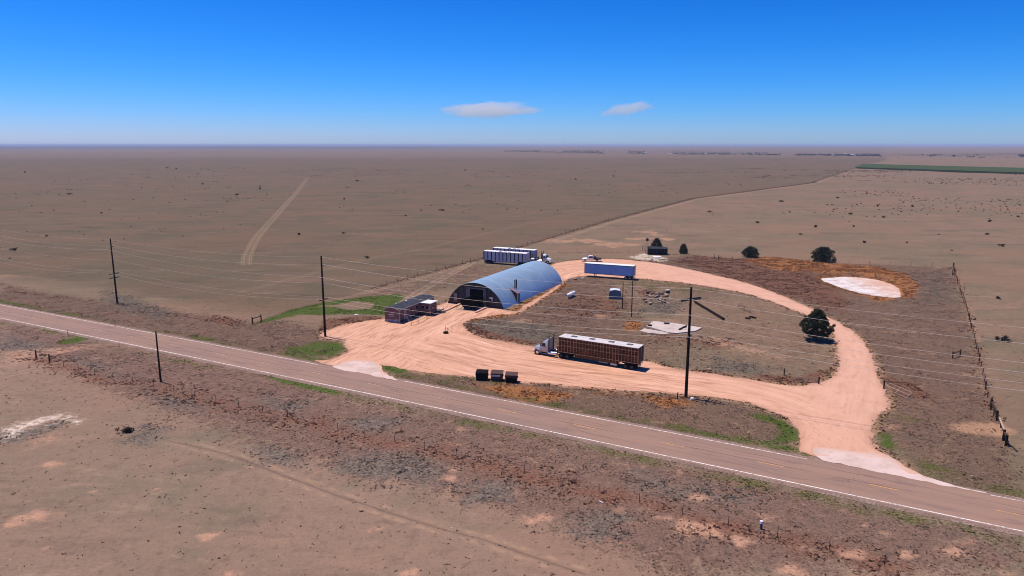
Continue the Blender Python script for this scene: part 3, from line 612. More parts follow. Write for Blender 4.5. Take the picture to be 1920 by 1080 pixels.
for mat_, rngk, lb in ((yp, range(-1, 8), 'yellow centre dashes on the near stretch of road'), (yq, range(-16, -1), 'faded centre dashes on the far stretch of road')):
    v_, f_ = [], []
    for q in rngk:
        for e in np.arange(0, 3.2, .8):
            sa, sb = s0 + q * 12.19 + e, s0 + q * 12.19 + min(e + .8, 3.2); o = len(v_)
            for ss_, lt in ((sa, -.06), (sb, -.06), (sb, .07), (sa, .07)):
                x_ = np.interp(ss_, RS, RC[:, 0]); y_ = road_c(x_); nx, ny = np.interp(ss_, RS, RN[:, 0]), np.interp(ss_, RS, RN[:, 1]); v_.append((x_ + nx * lt, y_ + ny * lt, .052))
            f_.append((o, o + 1, o + 2, o + 3))
    tag(fast_mesh('centre_dashes', np.array(v_), np.array(f_), mat_), lb, None, None, 'structure')

# ------------------------------------------------------------------ materials for things
black_rubber = paint('black_rubber', (.01, .01, .01), .9, .08, 0, .2)
dark_steel = paint('dark_steel', (.035, .035, .04), .6, .4, .3)
chrome = paint('polished_metal', (.75, .76, .78), .22, .5, .9, .15)
grey_metal = paint('grey_metal', (.42, .44, .47), .45, .4, .5)
truck_silver = paint('silver_paint', (.38, .41, .47), .35, .5, .2, .12)
truck_white = paint('white_truck_paint', (.80, .80, .80), .35, .5, 0, .15)
window_glass = paint('dark_window_glass', (.012, .014, .018), .12, .6, 0, .1)
old_wood = paint('old_wood', (.03, .019, .014), .9, .05, 0, .5, 2, (.018, .012, .01))
post_wood = paint('fence_post_wood', (.075, .052, .042), .9, .1, 0, .5, 3)
rusty = paint('rusty_steel', (.10, .048, .032), .8, .2, 0, .5, 1)
white_paint = paint('white_paint', (.80, .79, .77), .5, .3, 0, .2)
trailer_white = paint('white_trailer_paint', (.78, .77, .77), .5, .3, 0, .25)
wire_metal = paint('bright_wire', (.80, .70, .62), .5, .3, 0, .1)
thin_wire = paint('rusty_wire', (.16, .11, .09), .7, .2)
red_light = paint('red_lens', (.35, .02, .015), .3, .5)
amber = paint('amber_lens', (.6, .25, .03), .3, .5)
def gz(x, y): return float(height(np.array([float(x)]), np.array([float(y)]))[0])

# ------------------------------------------------------------------ arched metal barn
AX = Vector((.44, .898, 0)).normalized(); BRZ = math.atan2(AX.y, AX.x)
fc = Vector((-1.8, 165.2, 0)) + Vector((-AX.y, AX.x, 0)) * 7.7                # middle of the front wall
barn = thing('arched_barn', fc, 'long blue grey arched metal barn with an open black front', 'barn', None, BRZ)
BW, BH, BL = 7.7, 5.7, 36.3; rad_ = (BW * BW + BH * BH) / (2 * BH); cz = BH - rad_; a0 = math.asin(-cz / rad_) if cz < 0 else 0
def arch(t, r=None, hh=0.0):
    r = r or rad_; th = math.pi - a0 - (math.pi - 2 * a0) * t; return r * math.cos(th), cz + r * math.sin(th) + hh
shm = NB('galvanised_blue_grey', .36, .6, .4); ob = shm.obj()
s1_, s2_ = shm.noise(.35, 5, .6, ob), shm.noise(.8, 3, .5, shm.map(ob, (1.2, .12, .12)))
cc = shm.mix(shm.ss(s1_, .35, .7), (.37, .50, .57), (.45, .58, .65)); cc = shm.mix(shm.math('MULTIPLY', shm.ss(s2_, .5, .72), .28), cc, (.22, .30, .43))
sx = shm.new('ShaderNodeSeparateXYZ'); shm.l.new(ob, sx.inputs[0])
seam = shm.math('ABSOLUTE', shm.math('SUBTRACT', shm.math('FRACT', shm.math('MULTIPLY', sx.outputs[0], .82)), .5))
cc = shm.mix(shm.math('MULTIPLY', shm.ss(seam, .03, .012), .35), cc, (.15, .21, .31)); shm.color(cc)
shm.bump(shm.math('SINE', shm.math('MULTIPLY', sx.outputs[0], 31)), .15, .02)
m = MB(); NA, NL = 36, 30
m.add([(x, *arch(i / NA)) for x in np.linspace(-.25, BL, NL + 1) for i in range(NA + 1)], [(j * (NA + 1) + i, j * (NA + 1) + i + 1, (j + 1) * (NA + 1) + i + 1, (j + 1) * (NA + 1) + i) for j in range(NL) for i in range(NA)], True)
m.add([(x, *arch(i / NA, rad_ - .12)) for x in np.linspace(-.2, BL - .05, 3) for i in range(NA + 1)], [(j * (NA + 1) + i, (j + 1) * (NA + 1) + i, (j + 1) * (NA + 1) + i + 1, j * (NA + 1) + i + 1) for j in range(2) for i in range(NA)], True)
m.build('shell', shm.m, barn)
wallm = NB('black_corrugated_sheet', .6, .4, .3); oy = wallm.new('ShaderNodeSeparateXYZ'); wallm.l.new(wallm.obj(), oy.inputs[0])
rib_ = wallm.math('SINE', wallm.math('MULTIPLY', oy.outputs[1], 18)); wn_ = wallm.noise(.8, 4, .6, wallm.obj())
wallm.color(wallm.mix(wallm.math('MULTIPLY', wallm.ss(rib_, .2, .9), .7), wallm.mix(wallm.ss(wn_, .4, .6), (.030, .032, .042), (.022, .024, .03)), (.075, .08, .10))).bump(rib_, .5, .04)
DW, DH = 2.05, 4.15; m = MB()
def wall_strip(y0, y1, zlo, x=.15, n=14):
    """piece of end wall under the arch between y0 and y1"""
    ys = np.linspace(y0, y1, n + 1); ztop = [max(zlo + .01, cz + math.sqrt(max(0, (rad_ - .12) ** 2 - y * y))) for y in ys]
    v = [(x, y, zlo) for y in ys] + [(x, y, z) for y, z in zip(ys, ztop)] + [(x + .08, y, zlo) for y in ys] + [(x + .08, y, z) for y, z in zip(ys, ztop)]
    k = n + 1; m.add(v, [(i, i + 1, i + 1 + k, i + k) for i in range(n)] + [(i + 2 * k, i + 3 * k, i + 1 + 3 * k, i + 1 + 2 * k) for i in range(n)] + [(0, k, 3 * k, 2 * k), (n, n + 2 * k, n + 3 * k, n + k)])
wall_strip(-BW + .15, -DW - .2, 0); wall_strip(DW + .2 - .35, BW - .15, 0); wall_strip(-DW - .2, DW - .15, DH)
m.build('front_wall', wallm.m, barn)
m = MB(); wall_strip(-BW + .15, BW - .15, 0, BL - .4, 30); m.build('rear_wall', wallm.m, barn)
m = MB(); m.b(.1, BL - .5, -BW + .2, BW - .2, .005, .05); m.build('floor', paint('barn_floor_dirt', (.06, .045, .04), .95, .1), barn)
fr = paint('pale_door_frame', (.20, .19, .19), .7, .2)
m = MB(); m.b(.02, .14, -DW - .55, DW + .3, DH, DH + .24); m.build('door_track', fr, barn)
m = MB(); m.b(.0, .13, -DW - .22, -DW + .02, .05, DH - .004); m.build('door_post', fr, barn)
m = MB(); m.b(.0, .13, DW - .45, DW - .2, .05, DH - .004); m.build('door_post', fr, barn)
dm = NB('grey_sheet_door', .6, .3, .2); dy = dm.new('ShaderNodeSeparateXYZ'); dm.l.new(dm.obj(), dy.inputs[0])
dm.color(dm.mix(dm.ss(dm.math('SINE', dm.math('MULTIPLY', dy.outputs[1], 14)), -.2, .6), (.12, .12, .125), (.2, .2, .2)))
m = MB(); m.b(.0, .1, DW - .19, DW + .55, .08, DH - .1); m.build('sliding_door', dm.m, barn)
m = MB(); m.b(.0, .1, -DW - .75, -DW - .23, .08, DH - .1); m.build('sliding_door', dm.m, barn)
# side entry and window panel on the front wall
m = MB(); m.b(.03, .14, 5.25, 6.05, .85, 2.6); pd_ = m.build('window', paint('window_panel', (.36, .36, .36), .5, .4), barn)
m = MB(); [m.b(.0, .028, 5.25, 6.05, z, z + .05) for z in (1.3, 1.75, 2.2)]; [m.b(.0, .027, y, y + .05, .86, 2.6) for y in (5.5, 5.75)]; m.build('glazing_bar', paint('bar_paint', (.12, .12, .12)), pd_)
m = MB(); m.b(.02, .14, 4.95, 6.35, .5, .82); m.build('red_panel', paint('dull_red_paint', (.25, .035, .035)), barn)
m = MB(); m.b(.0, .13, -4.55, -3.75, 2.15, 2.5); m.b(.0, .12, -4.5, -4.3, 1.7, 2.15); m.build('white_bracket', white_paint, barn)
m = MB()
for q in range(2):
    m.tube([(9.1 + q * .85, -5.6, 3.0), (9.1 + q * .85, -5.95, 3.15), (9.1 + q * .85, -6.05, 3.5), (9.1 + q * .85, -6.05, 5.2), (9.1 + q * .85, -5.9, 5.35)], .15, 8)
    m.build('vent_pipe', paint('black_pipe', (.012, .012, .014), .5), barn); m = MB()
# lean-to doorway on the flank
m = MB(); yw = -7.6
def sh_y(z): return -math.sqrt(max(0, rad_ ** 2 - (z - cz) ** 2))
pts = [(yw, 0), (yw, 2.35), (sh_y(3.35) + .1, 3.35)] + [(sh_y(z) + .08, z) for z in (2.6, 1.8, .9, 0)]
e_ = [(7.1, y, z) for y, z in pts]; e2_ = [(8.7, y, z) for y, z in pts]; n_ = len(pts)
m.add(e_ + e2_, [list(range(n_))[::-1], list(range(n_, 2 * n_))] + [(i, (i + 1) % n_, (i + 1) % n_ + n_, i + n_) for i in range(n_)])
porch = m.build('entry_porch', paint('maroon_board', (.11, .035, .05), .7), barn)
m = MB(); m.bar((7.9, yw - .2, 2.37), (7.9, sh_y(3.5), 3.5), 1.75, .09); m.build('porch_roof', paint('pink_grey_roof', (.24, .17, .23), .6), porch)
m = MB(); m.b(7.02, 7.12, yw - .12, yw - .0, 0, 2.3); m.build('corner_post', white_paint, porch)
m = MB(); m.b(7.45, 8.35, yw - .05, yw - .01, .1, 2.1); m.build('door', paint('grey_blue_door', (.13, .17, .25)), porch)
# concrete kerbs either side of the front ramp
def bloc(x, y, z=0.0): return barn.location + Matrix.Rotation(BRZ, 3, 'Z') @ Vector((x, y, z))
conc = k.m
for (xa, ya), (xb, yb), lb in (((-.4, 4.2), (-9.2, 3.5), 'pale concrete kerb left of the barn door, beside the office'), ((-.9, -3.3), (-6.3, -3.5), 'pale concrete kerb right of the barn door')):
    m = MB(); m.bar(bloc(xa, ya, .16), bloc(xb, yb, .13), .55, .34); tag(m.build('concrete_kerb', conc, None, .04), lb, 'kerb', 'concrete kerbs by the barn door')
m = MB(); q0 = [bloc(-.2, 2.4, .03), bloc(-.2, -3.1, .03), bloc(-5.2, -3.2, .03), bloc(-5.6, 2.2, .03)]
m.add([tuple(p) for p in q0] + [(p.x, p.y, .052) for p in q0], [(0, 1, 2, 3), (7, 6, 5, 4), (0, 4, 5, 1), (1, 5, 6, 2), (2, 6, 7, 3), (3, 7, 4, 0)])
tag(m.build('concrete_ramp', paint('stained_concrete', (.30, .22, .20), .9, .1, 0, .5, .5)), 'stained concrete pad at the barn door', None, None, 'structure')
# black open wagon standing in front of the barn door
wg = thing('feed_wagon', bloc(-4.6, -.35), 'black flared open wagon standing at the barn door', 'wagon', None, BRZ)
blk = paint('black_maroon_steel', (.006, .003, .003), .9, .02, 0, .3)
m = MB(); L_, hb, ht, z0, z1 = 5.0, 1.25, 1.95, .6, 2.25
m.add([(0, -hb, z0), (0, hb, z0), (L_, hb, z0), (L_, -hb, z0), (-.25, -ht, z1), (-.25, ht, z1), (L_ + .2, ht, z1), (L_ + .2, -ht, z1)] + [(.08, -hb + .08, z0 + .1), (.08, hb - .08, z0 + .1), (L_ - .08, hb - .08, z0 + .1), (L_ - .08, -hb + .08, z0 + .1), (-.15, -ht + .1, z1), (-.15, ht - .1, z1), (L_ + .1, ht - .1, z1), (L_ + .1, -ht + .1, z1)],
      [(3, 2, 1, 0), (0, 1, 5, 4), (1, 2, 6, 5), (2, 3, 7, 6), (3, 0, 4, 7), (8, 9, 10, 11), (9, 8, 12, 13), (10, 9, 13, 14), (11, 10, 14, 15), (8, 11, 15, 12), (4, 5, 13, 12), (5, 6, 14, 13), (6, 7, 15, 14), (7, 4, 12, 15)])
m.build('hopper', blk, wg)
for sx_, sy_ in ((.9, 1), (.9, -1), (4.0, 1), (4.0, -1)):
    m = MB(); m.wheel((sx_, sy_ * 1.15, .45), .45, .28); m.cyl((sx_, sy_ * 1.0, .45), (sx_, sy_ * 1.27, .45), .2); m.build('wheel', black_rubber, wg)
m = MB(); m.b(-.05, .0 + 5.0, -.5, .5, .42, .6); m.build('chassis', dark_steel, wg)
for nm, x, y, z, r_ in (('white_tub', -.5, 2.2, .0, .28), ('white_bucket', .3, 2.9, .0, .22)):
    q = bloc(x, y); m = MB(); m.cyl((q.x, q.y, .05), (q.x, q.y, .45), r_, 12, r_ * 1.15); m.cyl((q.x, q.y, .45), (q.x, q.y, .5), r_ * 1.22, 12)
    tag(m.build(nm, white_paint), 'small white ' + nm.split('_')[1] + (' nearest the wagon left of the barn door' if nm == 'white_tub' else ' by the left sheets of the barn front'), 'bucket')

# ------------------------------------------------------------------ mobile office
hd = Vector((.40, .917, 0)).normalized(); hrz = math.atan2(hd.y, hd.x); hp = Vector((-26.1, 152.4, 0))
house = thing('mobile_office', hp, 'brown clad mobile office with dark roof and lettering on its end wall', 'mobile home', None, hrz)
hm = NB('mauve_brown_siding', .8, .2); hz = hm.new('ShaderNodeSeparateXYZ'); hm.l.new(hm.obj(), hz.inputs[0])
lap = hm.math('FRACT', hm.math('MULTIPLY', hz.outputs[2], 5)); hn = hm.noise(1.2, 4, .6, hm.obj())
hm.color(hm.mix(hm.math('MULTIPLY', hm.ss(lap, .82, .98), .6), hm.mix(hm.ss(hn, .4, .65), (.165, .105, .105), (.135, .088, .09)), (.07, .045, .045))).bump(lap, .4, .03)
HL, HW = 15.0, 1.85
m = MB(); m.b(0, HL, -HW, HW, .55, 2.85); m.build('wall', hm.m, house)
skm = NB('skirting_sheet', .7, .2); sz_ = skm.new('ShaderNodeSeparateXYZ'); skm.l.new(skm.obj(), sz_.inputs[0])
skm.color(skm.mix(skm.ss(skm.math('FRACT', skm.math('MULTIPLY', sz_.outputs[2], 4.5)), .75, .95), (.27, .265, .32), (.15, .15, .19)))
m = MB(); m.b(-.02, .2, -HW - .02, HW + .02, 0, .54); m.b(.2, HL, HW - .05, HW + .02, 0, .54); m.b(HL - .1, HL, -HW, HW - .06, 0, .54); m.build('skirting', skm.m, house)
m = MB(); m.b(.3, HL - .2, -HW + .12, -HW + .2, 0, .54); m.build('dark_skirting', paint('dark_skirt', (.03, .026, .028)), house)
rfm = NB('dark_shingle_roof', .85, .2); rn = rfm.noise(.5, 4, .6, rfm.obj()); rn2 = rfm.noise(5, 3, .6, rfm.obj())
rfm.color(rfm.mix(rfm.math('MULTIPLY', rfm.ss(rn2, .4, .7), .6), rfm.mix(rfm.ss(rn, .4, .6), (.038, .042, .055), (.055, .058, .075)), (.018, .018, .024)))
m = MB(); m.add([(x, y, z) for x in (-.25, HL + .2) for y, z in ((-HW - .25, 2.86), (0, 3.4), (HW + .25, 2.86), (HW + .25, 2.98), (0, 3.52), (-HW - .25, 2.98))],
    [(0, 1, 2, 3, 4, 5)[::-1], (6, 7, 8, 9, 10, 11)] + [(i, (i + 1) % 6, (i + 1) % 6 + 6, i + 6) for i in range(6)])
roof = m.build('roof', rfm.m, house)
m = MB(); m.add([(.002, -HW, 2.85), (.002, HW, 2.85), (.002, 0, 3.39), (.1, -HW, 2.85), (.1, HW, 2.85), (.1, 0, 3.39)], [(0, 2, 1), (3, 4, 5), (0, 1, 4, 3), (1, 2, 5, 4), (2, 0, 3, 5)]); m.build('gable', hm.m, house)
trim = paint('pale_trim', (.42, .38, .38), .6)
m = MB(); m.bar((-.27, -HW - .27, 2.9), (-.27, 0, 3.47), .06, .14); m.bar((-.27, HW + .27, 2.9), (-.27, 0, 3.47), .06, .14); m.bar((-.27, -HW - .28, 2.92), (HL + .2, -HW - .28, 2.92), .06, .13); m.build('fascia', trim, house)
m = MB(); m.b(-.04, .06, -HW - .04, -HW + .06, .0, 2.84); m.b(-.03, .0, -HW, HW, .55, .63); m.build('corner_trim', trim, house)
for x, y in ((2.2, .35), (5.4, -.3), (9.4, .3)):
    m = MB(); m.cyl((x, y, 3.2), (x, y, 3.75), .13, 10); m.cyl((x, y, 3.75), (x, y, 3.82), .22, 10); m.build('roof_vent', white_paint, house)
# annex on the right flank
m = MB(); m.b(8.6, 11.6, -HW - 2.7, -HW - .01, .5, 2.78); anx = m.build('annex', hm.m, house)
m = MB(); m.b(8.35, 11.8, -HW - 2.95, -HW - .26, 2.8, 2.93); m.build('annex_roof', white_paint, anx)
m = MB(); m.b(8.55, 8.6 - .003, -HW - 2.75, -HW - 2.62, .0, 2.78); m.build('annex_corner', trim, anx)
m = MB(); m.b(8.7, 11.5, -HW - 2.6, -HW - .2, .0, .49); m.build('annex_base', paint('dark_skirt', (.03, .026, .028)), anx)
def win(par, c, d, g=.05):
    m = MB(); m.box(c, d); w_ = m.build('window', window_glass, par); a_, b_, e_ = d; m = MB()
    hx, hy, hz_ = a_ / 2, b_ / 2, e_ / 2
    for s_ in (-1, 1):
        m.box((c[0], c[1], c[2] + s_ * (hz_ + .03)), (a_ + (.12 if a_ > .1 else .015), b_ + (.12 if b_ > .1 else .015), .06))
        if a_ > .1: m.box((c[0] + s_ * (hx + .03), c[1], c[2]), (.06, b_ + .012, e_))
        else: m.box((c[0], c[1] + s_ * (hy + .03), c[2]), (a_ + .012, .06, e_))
    m.build('frame', trim, w_); return w_
for x in (4.8, 7.3): win(house, (x, -HW - .015, 1.95), (.85, .05, .85))
win(anx, (8.58, -HW - 1.9, 1.85), (.05, .7, .7)); win(anx, (8.58, -HW - .8, 1.85), (.05, .7, .7)); win(anx, (10.1, -HW - 2.71, 1.9), (1.0, .05, .8))
m = MB(); m.b(1.9, 2.8, -HW - .05, -HW + .02, .58, 2.6); dr = m.build('door', paint('grey_door', (.30, .28, .29)), house); m = MB(); m.cyl((2.05, -HW - .06, 1.55), (2.05, -HW - .14, 1.55), .06, 8); m.build('handle', chrome, dr)
# lettering on the end wall: a script word under an arc with a line below it, too soft to read in the photograph
m = MB(); sgn = paint('white_lettering', (.8, .78, .78), .6, .2, 0, .05); rs = random.Random(3); y = .88
m.tube([(-.02, .45 - t, 2.02 + .1 * math.sin(math.pi * (t / .9))) for t in np.linspace(0, .9, 9)], .022, 5)
for i in range(7):
    h = (.34, .2, .2, .3, .2, .22, .2)[i]; y = .72 - i * .2
    m.tube([(-.02, y + .08, 1.62), (-.02, y + .03, 1.62 + h), (-.02, y - .03, 1.62 + h * .9), (-.02, y - .05, 1.64), (-.02, y - .12, 1.66)], .032, 5)
m.build('lettering_word', sgn, house); m = MB()
for i in range(9):
    y = .66 - i * .15; h = .12; m.tube([(-.02, y + .04, 1.30), (-.02, y + .04, 1.30 + h), (-.02, y - .04, 1.30 + h * .8), (-.02, y - .04, 1.31)], .02, 4)
m.build('lettering_line', sgn, house)
# stairs with handrails at the door, deck right of the annex
st = thing('entry_stairs', house.matrix_basis @ Vector((2.35, -HW - .08, 0)), 'pale metal stairs with handrails at the mobile office door', 'stairs', None, hrz)
for i in range(3):
    m = MB(); m.b(-.55, .55, -.35 - i * .3, -.06 - i * .3, .5 - i * .17, .54 - i * .17); m.build('tread', grey_metal, st)
for s_ in (-.6, .6):
    m = MB(); m.tube([(s_, -.05, 0), (s_, -.05, 1.45), (s_, -1.05, .95), (s_, -1.05, 0)], .035, 6); m.tube([(s_, -.05, .95), (s_, -1.05, .5)], .03, 6); m.build('handrail', white_paint, st)
dk = thing('wooden_deck', house.matrix_basis @ Vector((11.75, -HW - 2.3, 0)), 'small dark deck with steps beyond the office annex', 'deck', None, hrz)
m = MB(); m.b(0, 1.9, -1.1, 1.6, .42, .52); m.build('deck_board', paint('grey_wood', (.10, .085, .08)), dk)

for x in (.05, 1.75):
    for y in (-1.05, 1.45): m = MB(); m.b(x, x + .1, y, y + .1, 0, .42); m.build('leg', old_wood, dk)
m = MB(); m.tube([(.05, -1.05, .5), (.05, -1.05, 1.4), (1.85, -1.05, 1.4), (1.85, -1.05, .5)], .035, 6); m.tube([(.05, -1.05, .95), (1.85, -1.05, .95)], .03, 6); m.build('railing', grey_metal, dk)
m = MB(); m.b(.0, 1.2, -1.75, -1.15, .2, .28); m.b(.0, 1.2, -2.1, -1.78, .05, .12); m.build('step', paint('grey_wood', (.10, .085, .08)), dk)
q = house.matrix_basis @ Vector((13.2, -HW - 3.0, 0)); tb = thing('picnic_table', q, 'cream topped table beside the office deck', 'table', None, hrz + .1)
m = MB(); m.b(-.9, .9, -.45, .45, .72, .78); m.build('table_top', paint('cream_paint', (.62, .52, .42)), tb)

for s_ in (-1, 1):
    for e in (-1, 1): m = MB(); m.bar((s_ * .6 + e * .05, e * .4, 0), (s_ * .6 + e * .05, -e * .25, .72), .08); m.build('leg', grey_metal, tb)
m = MB(); m.b(-.9, .9, .62, .86, .42, .46); m.b(-.9, .9, -.86, -.62, .42, .46); m.build('bench', paint('cream_paint', (.62, .52, .42)), tb)
# pipe rail fence in front of the office
pr = PL([(771, 611), (784, 606.5), (801, 597), (822, 587)]); rf_ = thing('pipe_railing', (pr[0][0], pr[0][1], 0), 'rusty pipe railing in front of the office door', 'railing')
for i, (x, y) in enumerate(pr[:3]):
    m = MB(); m.cyl((x, y, 0), (x, y, 1.15), .06, 7); m.build('post', rusty, rf_, loc=(-pr[0][0], -pr[0][1], 0))
m = MB()
for z in (.55, 1.05): m.tube([(x, y, z) for x, y in pr[:3]], .035, 6)
m.build('rail', rusty, rf_, loc=(-pr[0][0], -pr[0][1], 0))
x, y = P(742, 607); m = MB(); m.tube([(x, y, 0), (x, y, 1.0)], .04, 6); m.tube([(x, y, .98), (x + .9, y + .3, .98), (x + .9, y + .3, 0)], .035, 6); tag(m.build('hitching_rail', grey_metal), 'small grey rail below the office end wall', 'railing')

# ------------------------------------------------------------------ lorries
def wheel(par, x, y, r=.5, w=.3, dual=False, rimm=None):
    s_ = 1 if y > 0 else -1
    m = MB(); m.wheel((x, y, r), r, w)
    if dual: m.wheel((x, y - s_ * (w + .04), r), r, w)
    t = m.build('wheel', black_rubber, par); m = MB()
    m.cyl((x, y - w * .3, r), (x, y + w * .32, r), r * .57, 14); m.cyl((x, y + s_ * w * .32, r), (x, y + s_ * (w * .5), r), r * .26, 10, r * .2); m.build('rim', rimm or chrome, t); return t
def make_tractor(name, loc, rz, label, body, high=True, group=None, sleeper=None):
    t = thing(name, loc, label, 'truck', group, rz); sl = sleeper or body
    m = MB(); m.b(-7.4, -.5, .3, .42, .72, .95); m.b(-7.4, -.5, -.42, -.3, .72, .95); [m.b(x, x + .12, -.3, .3, .75, .92) for x in (-6.5, -5.0, -4.2, -1.0)]; m.build('chassis', dark_steel, t)
    m = MB(); m.loft([(-.12, .62, .52, .62, 1.30), (-.28, .72, .66, .60, 1.50), (-.9, .86, .78, .80, 1.64), (-1.5, .98, .88, .80, 1.80)], .3); m.build('hood', body, t)
    m = MB(); m.b(-.14, -.07, -.42, .42, .72, 1.32); m.build('grille', chrome, t, .02)
    m = MB(); m.loft([(.06, .9, .9, .38, .68), (-.12, 1.16, 1.16, .38, .70), (-.5, 1.2, 1.2, .38, .66)], .2); m.build('bumper', chrome if not high else body, t)
    m = MB(); m.loft([(-1.45, 1.06, .98, .80, 1.80), (-1.9, 1.12, .96, .80, 2.55), (-2.1, 1.13, .95, .80, 2.72 if high else 2.62), (-2.75, 1.14, 1.0, .80, 3.02 if high else 2.62)], .2); cab = m.build('cab', body, t)
    if high:
        m = MB(); m.loft([(-2.72, 1.14, 1.02, .80, 3.0), (-2.9, 1.2, 1.1, .80, 3.2), (-3.1, 1.2, 1.1, .80, 3.24)], .22); m.build('sleeper', sl, t)
    m = MB(); m.add([(-1.47, -.86, 1.85), (-1.47, .86, 1.85), (-1.90, .8, 2.53), (-1.90, -.8, 2.53), (-1.55, -.86, 1.80), (-1.55, .86, 1.80), (-1.98, .8, 2.5), (-1.98, -.8, 2.5)], [(0, 1, 2, 3), (4, 7, 6, 5), (0, 3, 7, 4), (1, 5, 6, 2), (3, 2, 6, 7), (0, 4, 5, 1)]); m.v = [(x + .03, y, z + .03) for x, y, z in m.v]; m.build('windscreen', window_glass, t)
    for s_ in (1, -1):
        m = MB(); yb, yt = s_ * 1.11, s_ * 1.04
        q = [(-1.7, yb, 1.78), (-2.55, yb, 1.78), (-2.5, yt, 2.4), (-1.98, yt, 2.4)]; m.add(q + [(x, y - s_ * .12, z) for x, y, z in q], [(0, 1, 2, 3), (7, 6, 5, 4), (0, 4, 5, 1), (1, 5, 6, 2), (2, 6, 7, 3), (3, 7, 4, 0)]); m.build('side_window', window_glass, cab)
        m = MB(); a_ = np.linspace(-.15, math.pi + .05, 10); pts = [(-.92 + .68 * math.cos(x), .5 + .66 * math.sin(x)) for x in a_] + [(-.92 + .58 * math.cos(x), .5 + .56 * math.sin(x)) for x in a_[::-1]]
        m.prism(pts, s_ * .78, s_ * 1.2); m.build('fender', body, t)
        wheel(t, -.92, s_ * 1.02, .5, .28)
        wheel(t, -5.75, s_ * 1.02, .5, .27, True, paint('shaded_rim', (.07, .06, .055), .8, .1)); wheel(t, -6.95, s_ * 1.02, .5, .27, True, paint('shaded_rim', (.07, .06, .055), .8, .1))  # drive rims coloured dark to stand for the shade under the trailer
        m = MB(); m.cyl((-3.0, s_ * .85, .66), (-4.6, s_ * .85, .66), .31, 14) if not high else m.cyl((-3.15, s_ * .9, .68), (-4.85, s_ * .9, .68), .33, 14); m.build('fuel_tank', chrome, t)
        m = MB(); m.b(-2.9, -1.65, s_ * .95 - .15, s_ * .95 + .15, .42, .47); m.b(-2.9, -1.65, s_ * .88 - .12, s_ * .88 + .12, .72, .77); m.build('step', grey_metal, t)
        m = MB(); m.cyl((-3.24 if high else -2.95, s_ * .95, .9), (-3.24 if high else -2.95, s_ * .95, 3.85), .085, 10); m.build('exhaust_stack', dark_steel, t)
        m = MB(); m.b(-1.75, -1.65, s_ * 1.28 - .09, s_ * 1.28 + .09, 1.75, 2.3); m.bar((-1.7, s_ * 1.0, 2.05), (-1.7, s_ * 1.25, 2.05), .04); m.build('mirror', dark_steel, t)
        m = MB(); m.box((-.22, s_ * .68, 1.08), (.12, .24, .2)); m.build('headlight', paint('lamp_glass', (.7, .72, .75), .15, .6), t)
    m = MB(); m.cyl((-6.3, 0, .96), (-6.3, 0, 1.10), .48, 14); m.build('fifth_wheel', dark_steel, t)
    m = MB(); m.b(-4.75, -4.62, -.5, .5, .95, 1.9); m.tube([(-4.6, .2, 1.8), (-5.0, .2, 1.3), (-5.4, .1, 1.35)], .04, 5); m.build('hose_rack', dark_steel, t)
    return t
